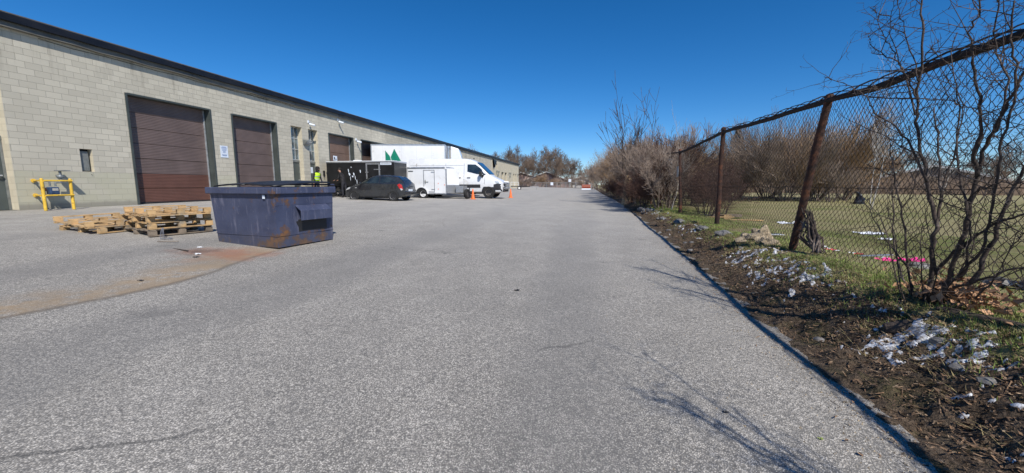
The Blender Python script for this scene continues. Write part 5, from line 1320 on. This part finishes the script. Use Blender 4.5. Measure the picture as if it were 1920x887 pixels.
# ------------------------------------------------------------------ the near bush and its fallen branches
nb=thing('bare_bush','big leafless bush growing against the fence at the right with dark twisted stems','bush',(3.2,4.35,.40))
STEMS={'A': (0.036, 0.01, [(3.15, 4.3, 0.29), (3.14, 4.28, 0.59), (3.12, 4.27, 0.9), (3.11, 4.25, 1.15), (3.1, 4.32, 1.36), (3.09, 4.39, 1.58), (3.08, 4.48, 1.83), (3.06, 4.57, 2.14), (3.05, 4.58, 2.36), (3.04, 4.56, 2.62), (3.02, 4.55, 2.9), (3.01, 4.61, 3.21), (3.0, 4.62, 3.44)]), 'A2': (0.022, 0.008, [(3.15, 4.3, 1.14), (3.19, 4.37, 1.48), (3.22, 4.48, 1.78), (3.26, 4.6, 2.04), (3.3, 4.73, 2.3)]), 'B': (0.036, 0.012, [(3.18, 4.24, 0.31), (3.17, 4.14, 0.63), (3.16, 4.07, 0.98), (3.15, 4.01, 1.31), (3.14, 3.98, 1.62), (3.13, 3.92, 1.87), (3.12, 3.83, 2.09), (3.11, 3.74, 2.26), (3.1, 3.67, 2.42)]), 'B2': (0.024, 0.006, [(3.12, 3.95, 1.62), (3.07, 3.94, 1.79), (3.03, 3.85, 1.99), (2.98, 3.85, 2.21), (2.94, 3.9, 2.49), (2.89, 3.9, 2.73), (2.85, 3.79, 2.83), (2.8, 3.73, 2.97)]), 'C': (0.04, 0.016, [(3.22, 4.2, 0.29), (3.25, 4.1, 0.55), (3.27, 3.99, 0.84), (3.3, 3.94, 1.19), (3.32, 3.91, 1.49), (3.35, 3.83, 1.74)]), 'D': (0.02, 0.008, [(3.12, 4.33, 0.28), (3.09, 4.39, 0.51), (3.06, 4.46, 0.76), (3.04, 4.5, 1.07), (3.01, 4.55, 1.32), (2.98, 4.65, 1.63), (2.95, 4.7, 1.95)]), 'D2': (0.016, 0.006, [(3.12, 4.34, 0.37), (3.16, 4.65, 0.61), (3.19, 4.86, 0.91), (3.23, 4.98, 1.24), (3.26, 5.1, 1.58), (3.3, 5.19, 1.88)]), 'E': (0.024, 0.012, [(3.15, 4.3, 0.69), (3.19, 4.14, 0.97), (3.22, 3.99, 1.13), (3.26, 3.86, 1.26), (3.3, 3.73, 1.33)]), 'E2': (0.018, 0.008, [(3.1, 3.94, 0.77), (3.08, 3.77, 1.03), (3.05, 3.7, 1.33), (3.02, 3.66, 1.61), (3.0, 3.64, 1.89), (2.98, 3.58, 2.14), (2.95, 3.57, 2.4), (2.92, 3.61, 2.63), (2.9, 3.59, 2.83)]), 'F': (0.016, 0.005, [(3.05, 4.34, 1.58), (3.02, 4.6, 1.98), (2.99, 4.78, 2.16), (2.96, 5.01, 2.3), (2.94, 5.12, 2.49), (2.91, 5.34, 2.64), (2.88, 5.69, 2.81), (2.85, 5.82, 2.88)]), 'F2': (0.012, 0.004, [(3.0, 5.24, 2.51), (2.97, 4.81, 2.42), (2.93, 4.39, 2.32), (2.9, 4.08, 2.26), (2.87, 3.83, 2.17), (2.83, 3.63, 2.06), (2.8, 3.53, 1.98)]), 'G': (0.013, 0.004, [(3.0, 4.49, 2.2), (2.95, 4.63, 2.6), (2.9, 4.67, 2.75), (2.85, 4.79, 2.83), (2.8, 4.9, 2.96), (2.75, 4.88, 3.08)]), 'G2': (0.01, 0.003, [(2.95, 4.75, 2.77), (2.89, 4.74, 2.88), (2.83, 4.78, 3.01), (2.76, 4.78, 3.15), (2.7, 4.72, 3.26)]), 'G3': (0.011, 0.003, [(3.0, 4.51, 2.35), (2.96, 4.58, 2.53), (2.92, 4.66, 2.7), (2.88, 4.78, 3.04), (2.84, 4.72, 3.22), (2.8, 4.61, 3.32)]), 'G4': (0.011, 0.003, [(3.0, 4.51, 2.51), (2.98, 4.65, 2.83), (2.95, 4.71, 3.06), (2.92, 4.76, 3.23), (2.9, 4.77, 3.43)]), 'G5': (0.008, 0.003, [(3.0, 4.51, 2.66), (2.95, 4.35, 2.74), (2.9, 4.2, 2.78)]), 'H': (0.014, 0.005, [(3.1, 3.95, 1.31), (3.13, 4.12, 1.62), (3.17, 4.26, 1.9), (3.2, 4.31, 2.23), (3.23, 4.45, 2.49), (3.27, 4.59, 2.76), (3.3, 4.58, 2.94)]), 'H2': (0.014, 0.005, [(3.1, 3.89, 1.87), (3.07, 3.77, 2.0), (3.03, 3.71, 2.32), (3.0, 3.79, 2.53), (2.97, 3.81, 2.73), (2.93, 3.75, 2.86), (2.9, 3.69, 2.95)]), 'I': (0.014, 0.005, [(3.1, 4.25, 1.48), (3.17, 4.27, 1.77), (3.23, 4.32, 2.05), (3.3, 4.39, 2.29)]), 'J': (0.012, 0.004, [(3.05, 4.45, 1.83), (2.97, 4.58, 1.91), (2.88, 4.72, 2.06), (2.8, 4.79, 2.26)]), 'K': (0.016, 0.007, [(3.1, 3.98, 0.67), (3.07, 3.68, 0.83), (3.03, 3.46, 0.94), (3.0, 3.32, 0.99)]), 'L': (0.015, 0.006, [(3.1, 4.12, 0.54), (3.07, 3.87, 0.88), (3.03, 3.82, 1.19), (3.0, 3.87, 1.4), (2.97, 3.71, 1.53), (2.93, 3.51, 1.57), (2.9, 3.31, 1.55)]), 'M': (0.01, 0.004, [(3.0, 4.37, 0.77), (2.93, 4.63, 1.05), (2.87, 4.85, 1.36), (2.8, 4.95, 1.64)]), 'N': (0.01, 0.004, [(3.05, 3.72, 0.65), (2.93, 3.45, 0.88), (2.82, 3.24, 1.14), (2.7, 3.04, 1.27)])}
rg=random.Random(31)
tk_=MB(); cr_=MB(); bl_=nb.location
def L_(p): return Vector(p)-bl_
def side_twig(mb,p,d,L,r,depth):
    pts=[p.copy()]; rad=[r]; n=5 if depth else 4
    for i in range(n):
        d=(d+Vector((rg.gauss(0,.17),rg.gauss(0,.17),rg.gauss(0,.17)+.04))).normalized(); p=p+d*L/n; pts.append(p.copy()); rad.append(max(.0013,r*(1-(i+1)/n*.65)))
        if rg.random()<.6:   # short thorn like spurs
            s_=d.orthogonal(); s_.rotate(Matrix.Rotation(rg.uniform(0,6.28),3,d)); cr_.tube([p,p+(s_+d*.5)*rg.uniform(.015,.05)],[.0022,.001],3,cap=False)
        if depth and rg.random()<.38:
            s_=d.orthogonal(); s_.rotate(Matrix.Rotation(rg.uniform(0,6.28),3,d)); side_twig(cr_,p,(s_+d*rg.uniform(.3,1.2)),L*rg.uniform(.4,.7),max(.0016,rad[-1]*.7),depth-1)
    mb.tube(pts,rad,4 if r<.006 else 6,cap=False)
for key,(r0,r1,P) in STEMS.items():
    pts=[L_(p) for p in P]
    # smooth + knobbly
    fine_=[]
    for a,b in zip(pts,pts[1:]):
        for k in range(4): fine_.append(a.lerp(b,k/4)+Vector((rg.gauss(0,.006),rg.gauss(0,.006),rg.gauss(0,.006))))
    fine_.append(pts[-1]); m=len(fine_)
    rad=[(r0+(r1-r0)*(i/(m-1))**.8)*.64*(1+.14*rg.uniform(-1,1)) for i in range(m)]
    (tk_ if r0>.015 else cr_).tube(fine_,rad,8 if r0>.015 else 6,cap=True)
    tk_.v=tk_.v
    for i in range(2,m-1):
        d=(fine_[i+1]-fine_[i]).normalized()
        if rg.random()<.5 and fine_[i].z>.1:
            s_=d.orthogonal(); s_.rotate(Matrix.Rotation(rg.uniform(0,6.28),3,d)); side_twig(cr_,fine_[i],s_+d*rg.uniform(.2,1.2),rg.uniform(.12,.55),rg.uniform(.0025,.005),1)
        for q in range(2):
            s_=d.orthogonal(); s_.rotate(Matrix.Rotation(rg.uniform(0,6.28),3,d)); cr_.tube([fine_[i],fine_[i]+(s_+d*.4)*(rad[i]+rg.uniform(.01,.045))],[.003,.001],3,cap=False)
for k in range(7):   # extra suckers from the crown of the root
    a=rg.uniform(0,6.28); side_twig(cr_,Vector((rg.gauss(0,.08),rg.gauss(0,.12),-.05)),Vector((math.cos(a)*.4,math.sin(a)*.5,1)),rg.uniform(.8,1.4),rg.uniform(.005,.008),1)
tk_.build('stems',M['bark'],nb,smooth='full',fixn=False); cr_.build('twigs',M['bark'],nb,smooth='full',fixn=False)
mb=MB().tube([(3.02,4.3,.28),(3.2,4.33,.40),(3.3,4.4,.62)],[.10,.09,.05],10).tube([(3.35,4.2,.28),(3.24,4.25,.42),(3.16,4.3,.60)],[.08,.07,.04],10)
mb.build('root_crown',M['bark'],nb,world=True,smooth=True)
# dead leaves caught in the root crown
lv=MB()
for i in range(520):
    c=Vector((3.33+rg.gauss(0,.13),4.25+rg.gauss(0,.22),.50+abs(rg.gauss(0,.09)))); s=rg.uniform(.018,.05)
    Mx=Matrix.Translation(c) @ Euler((rg.uniform(-1,1),rg.uniform(-1,1),rg.uniform(0,6.3))).to_matrix().to_4x4()
    lv.add([(-s,0,0),(-s*.1,-s*.6,.01),(s,0,.01),(0,s*.6,.012)],[(0,1,2,3)],Mx)
tag(lv.build('caught_leaves',M['leaf_pale'],fixn=False),'pale tan dead leaves heaped at the foot of the big bush','leaves',kind='stuff')
def log(pts,rad,label,mat='log',name='fallen_branch'):
    P=[]; Rr=[]
    for (a,b),(ra,rb) in zip(zip(pts,pts[1:]),zip(rad,rad[1:])):
        for k in range(5):
            f=k/5; q=Vector(a).lerp(Vector(b),f); P.append(q+Vector((rg.gauss(0,.006),rg.gauss(0,.006),rg.gauss(0,.005)))); Rr.append((ra+(rb-ra)*f)*rg.uniform(.9,1.1))
    P.append(Vector(pts[-1])); Rr.append(rad[-1])
    return tag(MB().tube(P,Rr,9).build(name,M[mat],smooth=True),label,'branch')
log([(3.05,4.05,.44),(3.22,3.75,.46),(3.42,3.3,.45),(3.6,2.9,.44)],[.05,.042,.036,.03],'long dark fallen branch lying from the bush foot to the right edge, the upper one')
log([(3.08,3.9,.37),(3.22,3.5,.37),(3.36,3.1,.36),(3.5,2.6,.35)],[.036,.03,.028,.022],'thinner dark fallen branch lying just below the long one')
lg_=thing('split_log','short broken log end with pale splintered face and snow on top','log',(2.86,3.86,.30),.2)
MB().tube([(-.22,.15,-.02),(-.12,.09,.0),(-.05,.05,.015),(.02,.0,.02),(.06,-.02,.02)],[.05,.075,.085,.08,.07],9).build('bark',M['log'],lg_,smooth=True)
sp_=MB(); sp_.tube([(.05,-.015,.02),(.10,-.05,.0)],[.07,.055],9)
for k in range(22):
    a=2*math.pi*k/16; r_=.083
    b0=Vector((.04,-.02,.02))+Vector((.25*0,math.cos(a)*r_*.7,math.sin(a)*r_))
    sp_.tube([b0,b0+Vector((.10+.09*rg.random(),-.07-.06*rg.random(),-.04+.03*rg.random()))],[.024,.008],4)
sp_.build('splintered_end',M['splinter'],lg_)
log([(2.28,1.75,.03),(2.40,2.0,.10),(2.62,2.15,.17)],[.014,.012,.008],'thin dark twig lying at the asphalt edge at the bottom')
for i in range(26):
    x=rg.gauss(2.75,.3); y=1.3+7*rg.random(); a=rg.uniform(0,6.3); l=rg.uniform(.12,.4)
    if x<2.2: continue
    p=Vector((x,y,terr(x,y)+.012)); q=Vector((x+l*math.cos(a),y+l*math.sin(a),0)); 
    if q.x<2.15 or q.x>3.6: continue
    q.z=terr(q.x,q.y)+.015; md_=p.lerp(q,.5)+Vector((rg.gauss(0,.02),rg.gauss(0,.02),.02))
    tag(MB().tube([p,md_,q],[.006,.005,.003],5).build('fallen_twig',M['bark'],smooth=True),'thin dark twig fallen on the brown verge','twig','twigs fallen on the verge')
# a second bush just outside the frame whose branches shade the asphalt
BU=meshes(600,'bush','bark','bark')
nb2=copy_tree(nb); nb2.location=(2.85,.1,.35); nb2.rotation_euler=(0,0,.25)
tag(nb2,'second leafless bush by the fence just out of the picture at the right')

# ------------------------------------------------------------------ camera, light, sky
cd=bpy.data.cameras.new('camera'); cam=bpy.data.objects.new('camera',cd); COL.objects.link(cam)
f_=747.; cd.sensor_width=36; cd.lens=36*f_/1920; cd.clip_start=.05; cd.clip_end=3000
cam.location=(0,0,EYE); cam.rotation_euler=(math.pi/2-math.atan(97.5/f_),0,R(10.8)); scn.camera=cam
sd=bpy.data.lights.new('sun','SUN'); sd.energy=5.0; sd.angle=R(.53); sd.color=(1,.945,.86)
so=bpy.data.objects.new('sun',sd); COL.objects.link(so)
sdir=Vector((-1,1.35,-1.72)); so.rotation_euler=sdir.to_track_quat('-Z','Y').to_euler()
w=bpy.data.worlds.new('World'); scn.world=w; w.use_nodes=True; nt=w.node_tree
bg=nt.nodes['Background']; sk=nt.nodes.new('ShaderNodeTexSky'); sk.sky_type='NISHITA'; sk.sun_disc=False
sk.sun_elevation=math.atan(1.72/math.hypot(1,1.35)); sk.sun_rotation=math.atan2(1,-1.35); sk.altitude=150; sk.air_density=.8; sk.dust_density=0; sk.ozone_density=8
hs=nt.nodes.new('ShaderNodeHueSaturation'); hs.inputs['Saturation'].default_value=1.22; hs.inputs['Value'].default_value=1
nt.links.new(sk.outputs[0],hs.inputs['Color']); nt.links.new(hs.outputs[0],bg.inputs['Color']); bg.inputs['Strength'].default_value=.122
scn.view_settings.view_transform='Standard'; scn.view_settings.look='None'; scn.view_settings.exposure=0; scn.view_settings.gamma=1
